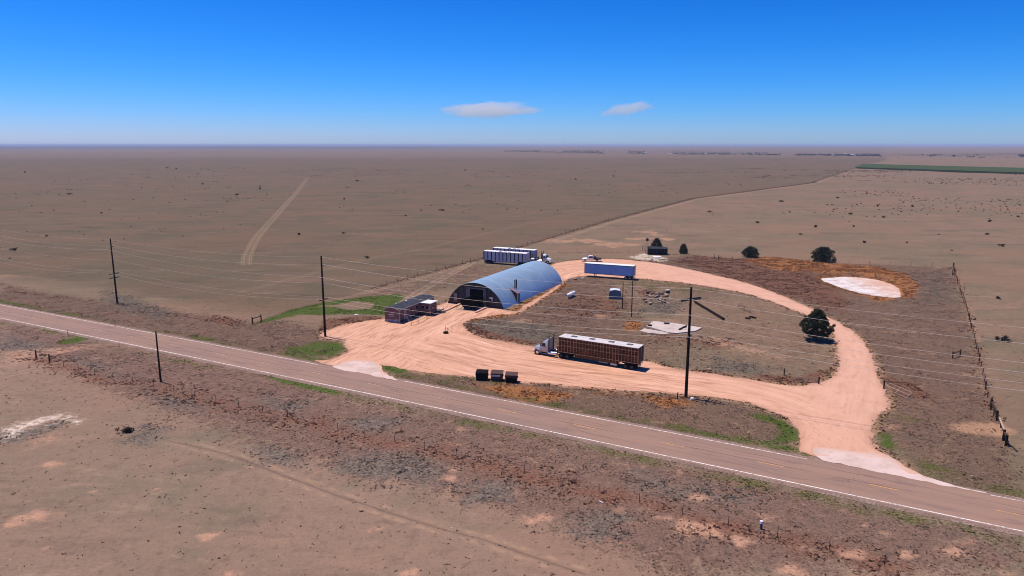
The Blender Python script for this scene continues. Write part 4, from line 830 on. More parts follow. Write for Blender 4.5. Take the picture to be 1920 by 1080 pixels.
def livestock_trailer(name, loc, rz, label, style, group=None):
    """front at x = 0, runs back along -x"""
    t = thing(name, loc, label, 'trailer', group, rz); L = 15.1; H = 4.1; W = 1.3
    if style == 'brown': cw_, cr, ct = paint('brown_side_sheet', (.14, .055, .02), .7, .25, 0, .5, .8, (.03, .014, .01)), paint('tan_rib', (.42, .27, .13), .6, .3), paint('cream_roof', (.64, .58, .56), .5, .3, 0, .25, .5)
    else: cw_, cr, ct = paint('white_side_sheet', (.66, .62, .66), .6, .3, 0, .3, .6), paint('pale_rib', (.52, .49, .54), .6, .3), paint('white_roof', (.86, .82, .80), .5, .3, 0, .2, .5)
    inner = paint('trailer_dark_inside', (.014, .011, .012), .9, .1)
    bot = lambda x: 1.28 if x > -2.9 else (.72 if -11.4 < x < -3.3 else (1.28 - .56 * (-2.9 - x) / .4 if x >= -3.3 else min(1.22, .72 + .5 * (-11.4 - x) / .5)))
    prof = [(-.05, 1.28), (-2.9, 1.28), (-3.3, .72), (-11.4, .72), (-11.9, 1.22), (-L + .1, 1.22), (-L + .1, H - .1), (-.05, H - .1)]
    m = MB(); m.prism(prof, -W + .1, W - .1); m.build('inner_box', inner, t)
    for s_ in (-1, 1):
        y0, y1 = (W - .09, W - .03) if s_ > 0 else (-W + .03, -W + .09); m = MB()
        if style == 'brown':
            z = .8
            while z < H - .2:
                xa, xb = (-.05, -L + .1) if z > 1.3 else (-3.4, -11.3)
                hgt = .19 if (int(z * 10) % 3) else .24
                m.b(xb, xa, y0, y1, z, z + hgt); z += .30
            m.b(-L + .1, -.05, y0, y1, 2.44, 2.62); m.b(-L + .1, -.05, y0, y1, 1.3, 1.62); m.b(-.75, -.05, y0, y1, 1.3, H - .12); m.b(-11.3, -3.4, y0, y1, .74, 1.28)
            rng_ = random.Random(5 + s_); xx = -.8
            for i in range(25):                                     # blind panels between the ribs
                if rng_.random() < .38: lo_ = rng_.choice((1.3, 2.62)); m.b(xx - .56, xx, y0, y1 - s_ * .001, lo_, lo_ + 1.1)
                xx -= .575
            m.build('side_sheet', cw_, t); m = MB(); yr = s_ * (W - .01)
            for i in range(27):
                x = -.04 - i * .575; m.b(x - .055, x + .0, yr - .025, yr + .025, bot(x) + .05, H - .12)
            for z in (2.5, 3.42): m.b(-L, -.1, yr - .018, yr + .018, z, z + .07)
            m.b(-L, -.05, yr - .02, yr + .02, 1.28, 1.38); m.build('side_ribs', cr, t)
        else:
            n = 11
            for i in range(n):                                      # wide white sheets with dark slots between
                x = -.1 - i * (L - .2) / n; w_ = (L - .2) / n
                for a_, b_ in ((.0, .24), (.265, .50), (.525, .74)):
                    m.b(x - w_ * b_, x - w_ * a_, y0, y1, bot(x - w_ * .5), H - .12)
            m.build('side_sheet', cw_, t); m = MB(); yr = s_ * (W - .01)
            for i in range(n + 1):
                x = -.1 - i * (L - .2) / n; m.b(x - .05, x + .05, yr - .03, yr + .02, bot(x) + .02, H - .12)
            m.b(-L, -.05, yr - .02, yr + .02, 2.5, 2.57); m.b(-L, -.05, yr - .02, yr + .02, 1.26, 1.36); m.build('side_ribs', cr, t)
    m = MB(); m.b(-L, .02, -W, W, H - .1, H); roof = m.build('roof', ct, t, .03)
    if style == 'brown':
        for x in (-2.4, -5.9, -9.6, -13.0):
            m = MB(); m.b(x - .5, x + .5, -.55, .25, H + .005, H + .05); m.b(x - .52, x - .45, -.55, .25, H + .05, H + .1); m.build('roof_hatch', paint('dark_hatch', (.10, .10, .12), .6), roof)
        m = MB(); [m.b(-L + i * 1.25 + .6, -L + i * 1.25 + .63, -W, W, H + .002, H + .012) for i in range(12)]; m.build('roof_seam', paint('seam_grey', (.5, .48, .5)), roof)
    else:
        for x in (-9.2, -7.4, -6.0):
            m = MB(); m.b(x - .4, x + .4, -1.1, -.3, H + .005, H + .08); m.build('roof_hatch', paint('dark_hatch', (.10, .10, .12), .6), roof)
    m = MB(); m.b(-.02, .03, -W + .02, W - .02, 1.28, H - .11); [m.b(.03, .06, y - .03, y + .03, 1.3, H - .12) for y in (-.9, -.45, 0, .45, .9)]; m.build('front_panel', cr if style != 'brown' else paint('tan_front', (.36, .25, .17)), t)
    m = MB(); m.b(-L - .02, -L + .08, -W + .05, W - .05, 1.24, H - .12); rd = m.build('rear_door', paint('dark_door', (.035, .026, .026), .7), t)
    m = MB(); m.b(-L - .06, -L - .022, -W + .02, -W + .12, 1.2, H - .1); m.b(-L - .06, -L - .022, W - .12, W - .02, 1.2, H - .1); m.b(-L - .05, -L - .022, -.06, .06, 1.3, H - .15); m.build('door_frame', cr, rd)
    m = MB(); m.b(-L + .2, -11.9, -.55, -.4, .82, 1.2); m.b(-L + .2, -11.9, .4, .55, .82, 1.2); m.build('chassis', dark_steel, t)
    for x in (-12.75, -13.95):
        for s_ in (1, -1): wheel(t, x, s_ * 1.08, .48, .26, True, paint('shaded_rim', (.07, .06, .055), .8, .1))  # shade under the body is put into the dark rim colour
    for s_ in (1, -1):
        m = MB(); m.b(-14.7, -14.66, s_ * .95 - .32, s_ * .95 + .32, .25, 1.2); m.build('mud_flap', black_rubber, t)
        m = MB(); m.b(-11.25, -10.1, s_ * (W - .02) - .1, s_ * (W - .02) + .1, .40, .70); m.b(-9.6, -7.9, s_ * (W - .02) - .06, s_ * (W - .02) + .06, .58, .68); m.build('tool_box', grey_metal, t)
        m = MB(); m.box((-L - .03, s_ * 1.1, 1.1), (.06, .16, .12)); m.build('tail_light', red_light, t)
    m = MB(); m.b(-L - .05, -L + .05, -W + .1, W - .1, .95, 1.08); m.build('rear_bumper', grey_metal, t)
    return t
d1 = Vector((-.865, .50, 0)).normalized(); n1 = Vector((.5, .865, 0)); r1 = math.atan2(d1.y, d1.x)
f1 = Vector((8.4, 125.4, 0)) + n1.normalized() * 1.3
livestock_trailer('livestock_trailer', f1, r1, 'brown slatted cattle trailer with pale roof, parked in the near yard', 'brown')
make_tractor('semi_truck', f1 + d1 * 5.35, r1, 'silver grey semi truck coupled to the brown cattle trailer', truck_silver)
d2 = Vector((.912, -.41, 0)).normalized(); n2 = Vector((.41, .912, 0)); r2 = math.atan2(d2.y, d2.x)
f2 = Vector((4.4, 225.8, 0)) + n2.normalized() * 1.3
livestock_trailer('livestock_trailer', f2, r2, 'white cattle trailer nearest the arched barn, left and in front of its twin', 'white', 'white cattle trailers behind the barn')
make_tractor('semi_truck', f2 + d2 * 4.3, r2, 'white semi truck half hidden behind the rear of the arched barn', truck_white, False, 'white semi trucks behind the barn')
f3 = Vector((7.3, 233.0, 0)) + n2.normalized() * 1.3
livestock_trailer('livestock_trailer', f3, r2, 'white cattle trailer farther from the barn, behind its twin', 'white', 'white cattle trailers behind the barn')
make_tractor('semi_truck', f3 + d2 * 5.6, r2, 'white semi truck with tall dark sleeper on the far cattle trailer', truck_white, True, 'white semi trucks behind the barn', paint('dark_sleeper', (.05, .045, .05), .5))
# box trailer
d3 = Vector((-.918, .396, 0)).normalized(); n3 = Vector((.396, .918, 0)).normalized(); f4 = Vector((21.2, 207.6, 0)) + n3 * 1.3
bt = thing('box_trailer', f4, 'pale blue sided box trailer with white roof on the back drive', 'trailer', None, math.atan2(d3.y, d3.x))
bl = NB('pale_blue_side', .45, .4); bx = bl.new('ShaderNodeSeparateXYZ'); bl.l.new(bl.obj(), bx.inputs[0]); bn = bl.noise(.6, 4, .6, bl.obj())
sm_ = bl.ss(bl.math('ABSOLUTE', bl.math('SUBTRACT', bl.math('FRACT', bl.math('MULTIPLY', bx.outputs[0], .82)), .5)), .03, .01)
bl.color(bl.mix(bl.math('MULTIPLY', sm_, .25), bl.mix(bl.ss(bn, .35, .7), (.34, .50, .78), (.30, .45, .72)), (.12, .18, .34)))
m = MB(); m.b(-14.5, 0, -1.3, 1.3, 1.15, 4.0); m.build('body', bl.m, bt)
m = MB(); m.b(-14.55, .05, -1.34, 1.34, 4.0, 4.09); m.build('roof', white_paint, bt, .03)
for s_ in (1, -1):
    m = MB(); m.b(-14.52, .03, s_ * 1.31 - .03, s_ * 1.31 + .03, 3.86, 3.99); m.b(-14.52, .03, s_ * 1.31 - .03, s_ * 1.31 + .03, 1.06, 1.2); [m.b(x - .06, x + .06, s_ * 1.31 - .028, s_ * 1.31 + .028, 1.2, 3.86) for x in (-14.44, -.05)]; m.build('side_rail', paint('dark_blue_rail', (.07, .09, .16), .5), bt)
    for x in (-12.3, -13.5): wheel(bt, x, s_ * 1.06, .48, .26, True, grey_metal)
    m = MB(); m.b(-3.0, -2.8, s_ * .9 - .08, s_ * .9 + .08, .05, 1.15); m.b(-3.15, -2.65, s_ * .9 - .15, s_ * .9 + .15, 0, .06); m.build('landing_leg', dark_steel, bt)
    m = MB(); m.box((-14.58, s_ * 1.05, 1.0), (.06, .2, .12)); m.build('tail_light', red_light, bt)
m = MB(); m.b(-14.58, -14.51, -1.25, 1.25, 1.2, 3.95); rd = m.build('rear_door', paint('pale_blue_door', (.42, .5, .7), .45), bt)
m = MB(); [m.cyl((-14.62, y, 1.25), (-14.62, y, 3.9), .025, 6) for y in (-.6, -.2, .2, .6)]; m.build('lock_bar', grey_metal, rd)
m = MB(); m.b(-14.4, -.3, -.5, -.4, .95, 1.15); m.b(-14.4, -.3, .4, .5, .95, 1.15); m.b(-14.5, -14.4, -1.1, 1.1, .5, .62); [m.b(-14.48, -14.42, y, y + .08, .6, 1.15) for y in (-.6, .55)]; m.build('chassis', dark_steel, bt)
# flatbed pickup
pk = thing('flatbed_pickup', PV(1092, 490.5) + Vector((0, .9, 0)), 'white pickup with black flatbed on the back drive', 'pickup', None, math.pi - .06)
m = MB(); m.loft([(.0, .86, .78, .45, .95), (-.25, .95, .88, .42, 1.12), (-1.55, .98, .92, .45, 1.25)], .25); m.loft([(-1.5, .98, .86, .45, 1.24), (-2.1, .98, .72, .45, 1.9), (-2.6, .98, .72, .45, 1.95), (-3.5, .98, .74, .45, 1.93), (-3.7, .98, .86, .45, 1.3)], .2); m.build('body', truck_white, pk)
for s_ in (1, -1):
    m = MB(); q = [(-1.95, s_ * .955, 1.28), (-3.5, s_ * .955, 1.28), (-3.4, s_ * .80, 1.82), (-2.25, s_ * .80, 1.82)]; m.add(q + [(x, y - s_ * .1, z) for x, y, z in q], [(0, 1, 2, 3), (7, 6, 5, 4), (0, 4, 5, 1), (1, 5, 6, 2), (2, 6, 7, 3), (3, 7, 4, 0)]); m.build('side_window', window_glass, pk)
    for x in (-.95, -4.9): wheel(pk, x, s_ * .86, .42, .28, x < -2, grey_metal)
    m = MB(); m.box((-.05, s_ * .68, .85), (.12, .26, .2)); m.build('headlight', paint('lamp_glass', (.7, .72, .75), .15, .6), pk)
m = MB(); m.add([(-1.52, -.8, 1.27), (-1.52, .8, 1.27), (-2.07, .68, 1.88), (-2.07, -.68, 1.88), (-1.6, -.8, 1.22), (-1.6, .8, 1.22), (-2.15, .68, 1.83), (-2.15, -.68, 1.83)], [(0, 1, 2, 3), (4, 7, 6, 5), (0, 3, 7, 4), (1, 5, 6, 2), (3, 2, 6, 7), (0, 4, 5, 1)]); m.v = [(x + .03, y, z + .02) for x, y, z in m.v]; m.build('windscreen', window_glass, pk)
m = MB(); m.b(.02, .14, -.9, .9, .4, .75); m.build('bumper', dark_steel, pk, .03)
m = MB(); m.b(-6.3, -3.75, -1.1, 1.1, .95, 1.08); m.b(-6.3, -3.7, -.4, .4, .6, .94); [m.b(x, x + .08, s_ * 1.12 - .04, s_ * 1.12 + .04, .8, 1.06) for x in (-6.2, -5, -4) for s_ in (1, -1)]; m.build('flatbed', paint('black_bed', (.012, .012, .014), .6), pk)
m = MB(); m.b(-3.85, -3.76, -1.0, 1.0, 1.08, 1.25); [m.b(-3.84, -3.77, y, y + .08, 1.25, 2.0) for y in (-1, -.5, 0, .45, .92)]; m.b(-3.85, -3.76, -1.0, 1.0, 1.95, 2.05); m.b(-4.6, -3.9, -.9, .9, 1.09, 1.55); m.build('headache_rack', paint('black_bed', (.012, .012, .014), .6), pk)

# ------------------------------------------------------------------ power poles and wires
def pole(name, base, h, r, label, arms, group='wooden power poles along the road', topr=None, cat='power pole'):
    """arms: list of (height, kind); line runs along LD"""
    t = thing(name, (base[0], base[1], 0), label, cat, group)
    m = MB(); m.tube([(0, 0, -.3), (0, 0, h * .5), (0, 0, h)], [r, r * .82, topr or r * .62], 10); m.build('shaft', old_wood, t)
    for hh, kind in arms:
        if kind in ('R', 'L'):
            s_ = 1 if kind == 'R' else -1; e = Vector((LN.x, LN.y, 0)) * s_
            m = MB(); m.bar((0, 0, hh), e * .55 + Vector((0, 0, hh + .12)), .1); br = m.build('bracket', dark_steel, t)
            m = MB(); m.tube([e * .5 + Vector((0, 0, hh + .08)), e * .85 + Vector((0, 0, hh + .16))], .09, 8); m.build('insulator', paint('pale_insulator', (.5, .47, .45), .3, .5), br)
        elif kind == 'X':
            w_ = 1.25; e = Vector((LN.x, LN.y, 0)); m = MB(); m.bar(e * -w_ + Vector((0, 0, hh)), e * w_ + Vector((0, 0, hh)), .13, .15); a_ = m.build('crossarm', old_wood, t)
            for q in (-1.1, -.5, .5, 1.1):
                m = MB(); m.cyl(e * q + Vector((0, 0, hh + .07)), e * q + Vector((0, 0, hh + .3)), .07, 7, .05); m.build('insulator', paint('pale_insulator', (.5, .47, .45), .3, .5), a_)
        elif kind == 'T':
            m = MB(); m.cyl(Vector((LN.x, LN.y, 0)) * .3 + Vector((0, 0, hh - .5)), Vector((LN.x, LN.y, 0)) * .3 + Vector((0, 0, hh + .2)), .2, 10); m.build('transformer', grey_metal, t)
    return t
A_, B_, C_ = P(610, 631), P(1286, 745), P(220, 569); D_ = P(301.5, 716)
LD = Vector((B_[0] - C_[0], B_[1] - C_[1], 0)).normalized(); LN = Vector((-LD.y, LD.x, 0))
E_ = B_ + np.array([LD.x, LD.y]) * 73; Z_ = C_ - np.array([LD.x, LD.y]) * 68
pole('power_pole', A_, 16.4, .24, 'tall dark wooden power pole left of the mobile office', [(14.4, 'R'), (12.2, 'L'), (10.7, 'R'), (7.6, 'X')])
pole('power_pole', B_, 17.2, .25, 'tallest dark power pole, beside the near yard right of the cattle trailer', [(15.0, 'R'), (13.0, 'L'), (11.3, 'R'), (9.55, 'X'), (9.2, 'T')])
pole('power_pole', C_, 15.9, .22, 'farthest left tall power pole beyond the road with two crossarms', [(13.9, 'R'), (13.2, 'L'), (10.4, 'R'), (7.4, 'X'), (6.4, 'X')])
pole('power_pole', D_, 8.5, .17, 'short bare wooden pole on the near side of the road at left', [])
for bp, h_, lb, ar in ((P(1167, 579), 6.4, 'shorter left one of two slim poles in the yard island', []), (P(1184, 594), 8.2, 'taller right one of two slim poles in the yard island', [])):
    pole('utility_pole', bp, h_, .13, lb, ar, 'slim poles standing in the yard island')
stn = [Z_, C_, A_, B_, E_]
lines = [('topmost thin ground wire strung along the tall power poles', [16.3, 15.7, 16.2, 17.0, 17.0], 0, .014, 1.0), ('uppermost power line wire below the pole tops', [14.6, 14.05, 14.55, 15.15, 15.1], .85, .018, 1.3), ('middle power line wire on the near side of the poles', [13.8, 13.35, 12.35, 13.15, 13.1], -.85, .018, 1.3),
         ('lowest of the three heavy power line wires', [11.2, 10.55, 10.85, 11.45, 11.4], .85, .018, 1.3), ('low service wire on the outer crossarm end', [7.8, 7.7, 7.9, 9.85, 9.8], 1.1, .018, 1.1), ('low service wire on the inner crossarm end', [7.8, 7.7, 7.9, 9.85, 9.8], -1.1, .018, 1.5)]
for lb, hs_, off, r_, sag in lines:
    pts = []
    for i in range(len(stn) - 1):
        a_, b_ = Vector((*stn[i], hs_[i])) + LN * off, Vector((*stn[i + 1], hs_[i + 1])) + LN * off
        for q in np.linspace(0, 1, 17)[:-1 if i < len(stn) - 2 else None]:
            p = a_.lerp(b_, q); p.z -= sag * 4 * q * (1 - q); pts.append(p)
    m = MB(); m.tube(pts, [r_ * (.62 if p.x < A_[0] - 1 else 1.1) for p in pts], 5); tag(m.build('power_line', wire_metal), lb, 'power line', 'wires strung between the tall poles')
m = MB(); a_, b_ = Vector((*P(1167, 579), 6.2)), Vector((*P(1184, 594), 8.0)); m.tube([a_.lerp(b_, q) - Vector((0, 0, .3 * 4 * q * (1 - q))) for q in np.linspace(0, 1, 7)], .012, 4); tag(m.build('slack_wire', wire_metal), 'thin slack wire between the two slim poles', 'wire')

# ------------------------------------------------------------------ fences
def fence(name, pts, label, step=4.8, h=1.15, r=.045, mat=None, wires=(.35, .65, .95), cap=100, big=(), group=None, jitter=.06):
    p = catmull(np.asarray(pts), False, 1.0) if len(pts) < 60 else np.asarray(pts); s = np.concatenate([[0], np.cumsum(np.linalg.norm(np.diff(p, axis=0), axis=1))])
    n = int(s[-1] / step); st_ = np.linspace(0, s[-1], n + 1); X = np.interp(st_, s, p[:, 0]); Y = np.interp(st_, s, p[:, 1]); Zh = height(X, Y)
    o = Vector((X[0], Y[0], Zh[0])); t = thing(name, o, label, 'fence', group); rs = random.Random(len(label)); rest = MB()
    for i in range(n + 1):
        hh = h * (1 + rs.uniform(-.1, .1)); rr_ = r * (1.8 if i in big else 1) * (1 if np.hypot(X[i], Y[i]) < 300 else 1.5)
        b = Vector((X[i], Y[i], Zh[i])) - o; tp = b + Vector((rs.uniform(-jitter, jitter), rs.uniform(-jitter, jitter), hh * (1.25 if i in big else 1)))
        m = MB() if i < cap else rest; m.cyl(b - Vector((0, 0, .1)), tp, rr_, 6, rr_ * .85)
        if i < cap: m.build('post', mat or post_wood, t)
    if rest.v: tag(rest.build('post', mat or post_wood, t), None, None, None, 'stuff')
    lim = n + 1
    for z in wires:
        m = MB(); m.tube([(X[i] - o.x, Y[i] - o.y, Zh[i] - o.z + z + rs.uniform(-.02, .02)) for i in range(lim)], .007, 3); m.build('wire', thin_wire, t)
    return t
steel_post = paint('dark_t_post', (.04, .028, .026), .7, .2)
fence('wire_fence', PL(FS_PX[1:]), 'thin wire fence with slim posts along the near side of the road', 4.65, 1.15, .034, steel_post)
fence('wire_fence', FNL, 'long wire fence running from the office past the white trailers to the green field', 5.0, 1.25, .06, None)
fence('wire_fence', PL(FC_PX), 'wire fence along the back of the compound past the trees', 6.0, 1.15, .05, None, big=(9, 15))
fr_ = fence('wire_fence', PL(FR_PX[:5] + [(1876, 802)]), 'leaning wooden post fence down the right side of the compound', 4.3, 1.15, .075, None, big=(0, 1, 18, 26, 30, 32), jitter=.18)
# heavy braces of the right fence and small post frames, each a thing of its own
def brace(pa, pb, h, r, label, diag=True, dx=.0, grp='braced corner posts'):
    a, b = PV(*pa), PV(*pb); t = thing('fence_brace', a, label, 'fence brace', grp); v = b - a
    for q in (Vector((0, 0, 0)), v):
        m = MB(); m.cyl(q, q + Vector((random.uniform(-.08, .08), 0, h)), r, 8, r * .9); m.build('post', old_wood, t)
    m = MB(); m.bar(Vector((0, 0, h * .78)), v + Vector((0, 0, h * .78)), r * 1.3, r * 1.1); m.build('rail', post_wood, t)
    if diag: m = MB(); m.bar(Vector((0, 0, h * .75)), v + Vector((0, 0, .1)), r, r); m.build('diagonal', post_wood, t)
    return t
brace((1788, 505), (1786, 516), 1.9, .13, 'dark corner brace at the far right corner of the compound')
brace((1858, 768), (1869, 789), 1.5, .16, 'pair of thick dark posts above the pale sand patch at right')
brace((1881, 826), (1886, 836), 1.5, .18, 'thick dark end posts below the pale sand patch on the right', False)
brace((1786, 672), (1800, 668), 1.3, .1, 'thin wooden brace leaning just inside the right fence')
brace((474, 608), (490, 603), 1.6, .14, 'pair of dark gate posts with a rail, left of the green grass', False)
q = PV(1886, 838); m = MB(); m.bar(q + Vector((0, 0, .7)), PV(1908, 848) + Vector((0, 0, .08)), .09, .09); tag(m.build('leaning_pole', old_wood), 'dark pole leaning down from the end post at the right', 'pole')
m = MB(); m.bar(PV(1872, 797) + Vector((0, 0, 1.1)), PV(1882, 822) + Vector((0, 0, 1.0)), .22, .05); tag(m.build('loose_plank', paint('bleached_plank', (.40, .29, .24), .9)), 'bleached plank nailed across the posts at the right', 'plank')
for x, y, h_, lb in ((68, 671, 1.5, 'dark fence post standing alone at the far left near the road'), (93, 679, 1.5, 'second dark fence post at left, where the near fence starts')):
    q = PV(x, y); m = MB(); m.cyl(q, q + Vector((.05, 0, h_)), .13, 8, .11); tag(m.build('fence_post', old_wood), lb, 'post', 'stout posts at the left end of the near fence')
for x, y, h_, lb in ((1347, 487, 1.6, 'short dark post left of the round juniper by the back fence'), (1270, 748, 1.0, 'short dark post by the tallest power pole'), (911, 628, 1.0, 'small dark post on the weedy edge above the near yard'),
                     (1470, 704, 1.2, 'thin post in weeds at the lower edge of the yard island'), (1205, 470, 2.2, 'left thin post beside the black shed'), (1209, 470, 1.6, 'short post beside the black shed')):
    q = PV(x, y); m = MB(); m.cyl(q, q + Vector((.03, 0, h_)), .09, 7, .08); m.cyl(q + Vector((.03, 0, h_)), q + Vector((.03, 0, h_ + .03)), .1, 7); tag(m.build('wooden_post', old_wood), lb, 'post')
# fallen gates and pole gate
def gate(name, a, b, h, label, mat, lean=0.0, n=5):
    a, b = PV(*a), PV(*b); t = thing(name, a, label, 'gate'); v = b - a; nn = Vector((-v.y, v.x, 0)).normalized() * lean
    m = MB(); up = Vector((0, 0, h)) + nn
    for i in range(n):
        k_ = .12 + .88 * i / (n - 1); m.tube([up * k_, v + up * k_], .03, 5)
    m.build('rail', mat, t); m = MB(); [m.tube([v * q, v * q + up], .035, 5) for q in (0, .5, 1)]; m.build('upright', mat, t); return t
gate('pipe_gate', (1658, 729), (1699, 747), .9, 'pale pipe gate fallen over in red weeds right of the loop drive', paint('pale_pipe', (.55, .45, .40), .5), .9, 3)
gate('pipe_gate', (1497, 716), (1534, 719), 1.0, 'low pipe gate at the lower edge of the yard island', paint('grey_pipe', (.28, .22, .2), .6), .2, 3)
q = PV(1535, 720); m = MB(); m.cyl(q, q + Vector((0, 0, 1.2)), .12, 8, .11); tag(m.build('gate_post', old_wood), 'dark gate post where the yard meets the loop drive', 'post')
q = PV(1657, 729); m = MB(); m.cyl(q, q + Vector((0, 0, 1.3)), .12, 8, .11); tag(m.build('gate_post', old_wood), 'dark gate post at the fallen pipe gate', 'post')

# ------------------------------------------------------------------ yard things
def skip_bin(px_, col_, label, lid, rz=-.12):
    q = PV(*px_); t = thing('dumpster', q, label, 'dumpster', 'three dumpsters by the road', rz); W_, D_2, H_ = 1.8, 1.25, 1.45
    m = MB(); pts = [(-W_ / 2, -D_2 / 2, .08), (W_ / 2, -D_2 / 2, .08), (W_ / 2, D_2 / 2, .08), (-W_ / 2, D_2 / 2, .08), (-W_ / 2 - .08, -D_2 / 2 - .05, H_ - .2), (W_ / 2 + .08, -D_2 / 2 - .05, H_ - .2), (W_ / 2 + .08, D_2 / 2 + .05, H_), (-W_ / 2 - .08, D_2 / 2 + .05, H_)]
    m.add(pts, [(3, 2, 1, 0), (0, 1, 5, 4), (1, 2, 6, 5), (2, 3, 7, 6), (3, 0, 4, 7), (4, 5, 6, 7)]); m.build('bin', col_, t)
    m = MB(); m.add([(-W_ / 2 - .1, -D_2 / 2 - .1, H_ - .19), (W_ / 2 + .1, -D_2 / 2 - .1, H_ - .19), (W_ / 2 + .1, D_2 / 2 + .08, H_ + .02), (-W_ / 2 - .1, D_2 / 2 + .08, H_ + .02), (-W_ / 2 - .1, -D_2 / 2 - .1, H_ - .13), (W_ / 2 + .1, -D_2 / 2 - .1, H_ - .13), (W_ / 2 + .1, D_2 / 2 + .08, H_ + .08), (-W_ / 2 - .1, D_2 / 2 + .08, H_ + .08)],
                    [(3, 2, 1, 0), (4, 5, 6, 7), (0, 1, 5, 4), (1, 2, 6, 5), (2, 3, 7, 6), (3, 0, 4, 7)]); m.build('lid', lid, t)
    for s_ in (-1, 1):
        m = MB(); m.b(s_ * (W_ / 2 + .1) - .06, s_ * (W_ / 2 + .1) + .06, -.3, .3, .75, .95); m.build('side_pocket', col_, t)
    m = MB(); [m.cyl((x, y - .04, .08), (x, y + .04, .08), .08, 8) for x in (-.7, .7) for y in (-.45, .45)]; m.build('castor', black_rubber, t)
    return t
blk2 = paint('black_bin_paint', (.005, .005, .005), .8, .08, 0, .2); brn = paint('brown_bin_paint', (.085, .045, .038), .7, .2, 0, .4); 
skip_bin((904, 711.5), blk2, 'black dumpster, left of the row of three by the road', blk2)
t_ = skip_bin((932, 712.5), brn, 'brown dumpster with a pale strip, middle of the row of three', brn)
m = MB(); m.b(-.95, .62, -.78, -.70, .82, 1.08); m.build('front_strip', paint('pink_white_strip', (.72, .60, .58), .5), t_)
t_ = skip_bin((959, 716), brn, 'brown dumpster with black lower front, right of the row of three', brn)
m = MB(); m.add([(-.88, -.66, .1), (.88, -.66, .1), (.91, -.69, .85), (-.91, -.69, .85), (-.88, -.62, .1), (.88, -.62, .1), (.91, -.64, .85), (-.91, -.64, .85)], [(0, 1, 2, 3), (7, 6, 5, 4), (0, 4, 5, 1), (1, 5, 6, 2), (2, 6, 7, 3), (3, 7, 4, 0)]); m.build('lower_front', blk2, t_)
# tyre base sign stand
q = PV(836, 625); t = thing('sign_stand', q, 'white pipe stand in a black tyre at the yard edge', 'stand')
m = MB(); m.wheel((0, 0, .18), .55, .34, (1e-6, 1e-6, 1), 20, .45); m.build('tyre', black_rubber, t)
m = MB(); m.cyl((-.1, 0, 0), (-.12, 0, 1.75), .07, 8); m.cyl((.38, .1, .1), (.36, .1, 1.2), .05, 8); m.tube([(-.12, 0, 1.1), (.36, .1, 1.05)], .04, 6); m.tube([(.36, .1, 1.0), (1.0, .5, .2)], .04, 6); m.build('pipe', paint('pale_pipe2', (.62, .55, .52), .5), t)
m = MB(); m.box((1.05, .6, 1.15), (.16, .05, .2)); m.box((1.25, .7, 1.5), (.14, .05, .16)); m.tube([(1.05, .6, 0), (1.05, .6, 1.1)], .025, 5); m.tube([(1.25, .7, 0), (1.25, .7, 1.5)], .02, 5); m.build('marker_plate', grey_metal, t)
# propane tank
q0, q1 = PV(1063.5, 561), PV(1078.5, 553.5); t = thing('propane_tank', (q0 + q1) / 2, 'white propane tank lying on the yard island near the barn', 'tank', None, math.atan2(q1.y - q0.y, q1.x - q0.x))
L_ = 1.75; m = MB(); m.tube([(-L_ - .35, 0, .85), (-L_ - .22, 0, .85), (-L_, 0, .85), (L_, 0, .85), (L_ + .22, 0, .85), (L_ + .35, 0, .85)], [.12, .38, .52, .52, .38, .12], 16); m.build('vessel', white_paint, t)
m = MB(); m.cyl((.2, 0, 1.35), (.2, 0, 1.55), .22, 10); m.build('valve_dome', white_paint, t)
for x in (-1.1, 1.1): m = MB(); m.b(x - .12, x + .12, -.4, .4, 0, .5); m.build('saddle', paint('block_grey', (.3, .27, .25)), t)
# small metal shed
q = PV(1154, 561) + Vector((0, 1.2, 0)); t = thing('metal_shed', q, 'small grey metal shed with curved light roof on the yard island', 'shed', None, -.1)
m = MB(); pr_ = [(-1.55, 0), (1.55, 0), (1.5, 1.5), (1.2, 2.15), (-1.2, 2.15), (-1.5, 1.5)]; m.prism(pr_, -1.15, 1.15); m.build('body', paint('blue_grey_sheet', (.15, .18, .23), .55, .3, .2), t)
m = MB(); m.add([(x, y, z) for y in (-1.25, 1.25) for x, z in ((-1.27, 2.12), (0, 2.34), (1.27, 2.12), (1.27, 2.18), (0, 2.40), (-1.27, 2.18))], [(0, 1, 2, 3, 4, 5), (11, 10, 9, 8, 7, 6)] + [(i, i + 6, (i + 1) % 6 + 6, (i + 1) % 6) for i in range(6)]); m.build('roof', paint('light_sheet', (.66, .70, .76), .4, .4), t)
m = MB(); m.b(1.48, 1.56, -1.1, -.9, 0, 1.6); m.build('corner_post', white_paint, t)
# black shed, wind vane pole, white wreckage
q = PV(1234, 478) + Vector((0, 1.5, 0)); t = thing('black_shed', q, 'low black open shed by the back fence under a juniper', 'shed', None, -.12)
bs = paint('black_shed_board', (.012, .012, .015), .8, .2, 0, .3); m = MB(); m.b(-3.4, 3.4, 1.3, 1.42, 0, 2.3); m.b(-3.4, -3.28, -1.4, 1.3, 0, 2.6); m.b(3.28, 3.4, -1.4, 1.3, 0, 2.1); m.b(-3.28, 3.28, -1.4, -1.3, .55, 2.05); m.build('wall', bs, t)
m = MB(); m.add([(x, y, z + dz_) for dz_ in (0, .08) for x, y, z in ((-3.5, -1.6, 2.15), (3.5, -1.6, 2.1), (3.5, 1.6, 2.32), (-3.5, 1.6, 2.62))], [(3, 2, 1, 0), (4, 5, 6, 7), (0, 1, 5, 4), (1, 2, 6, 5), (2, 3, 7, 6), (3, 0, 4, 7)]); m.build('roof', paint('charcoal_roof', (.022, .022, .026), .7), t)
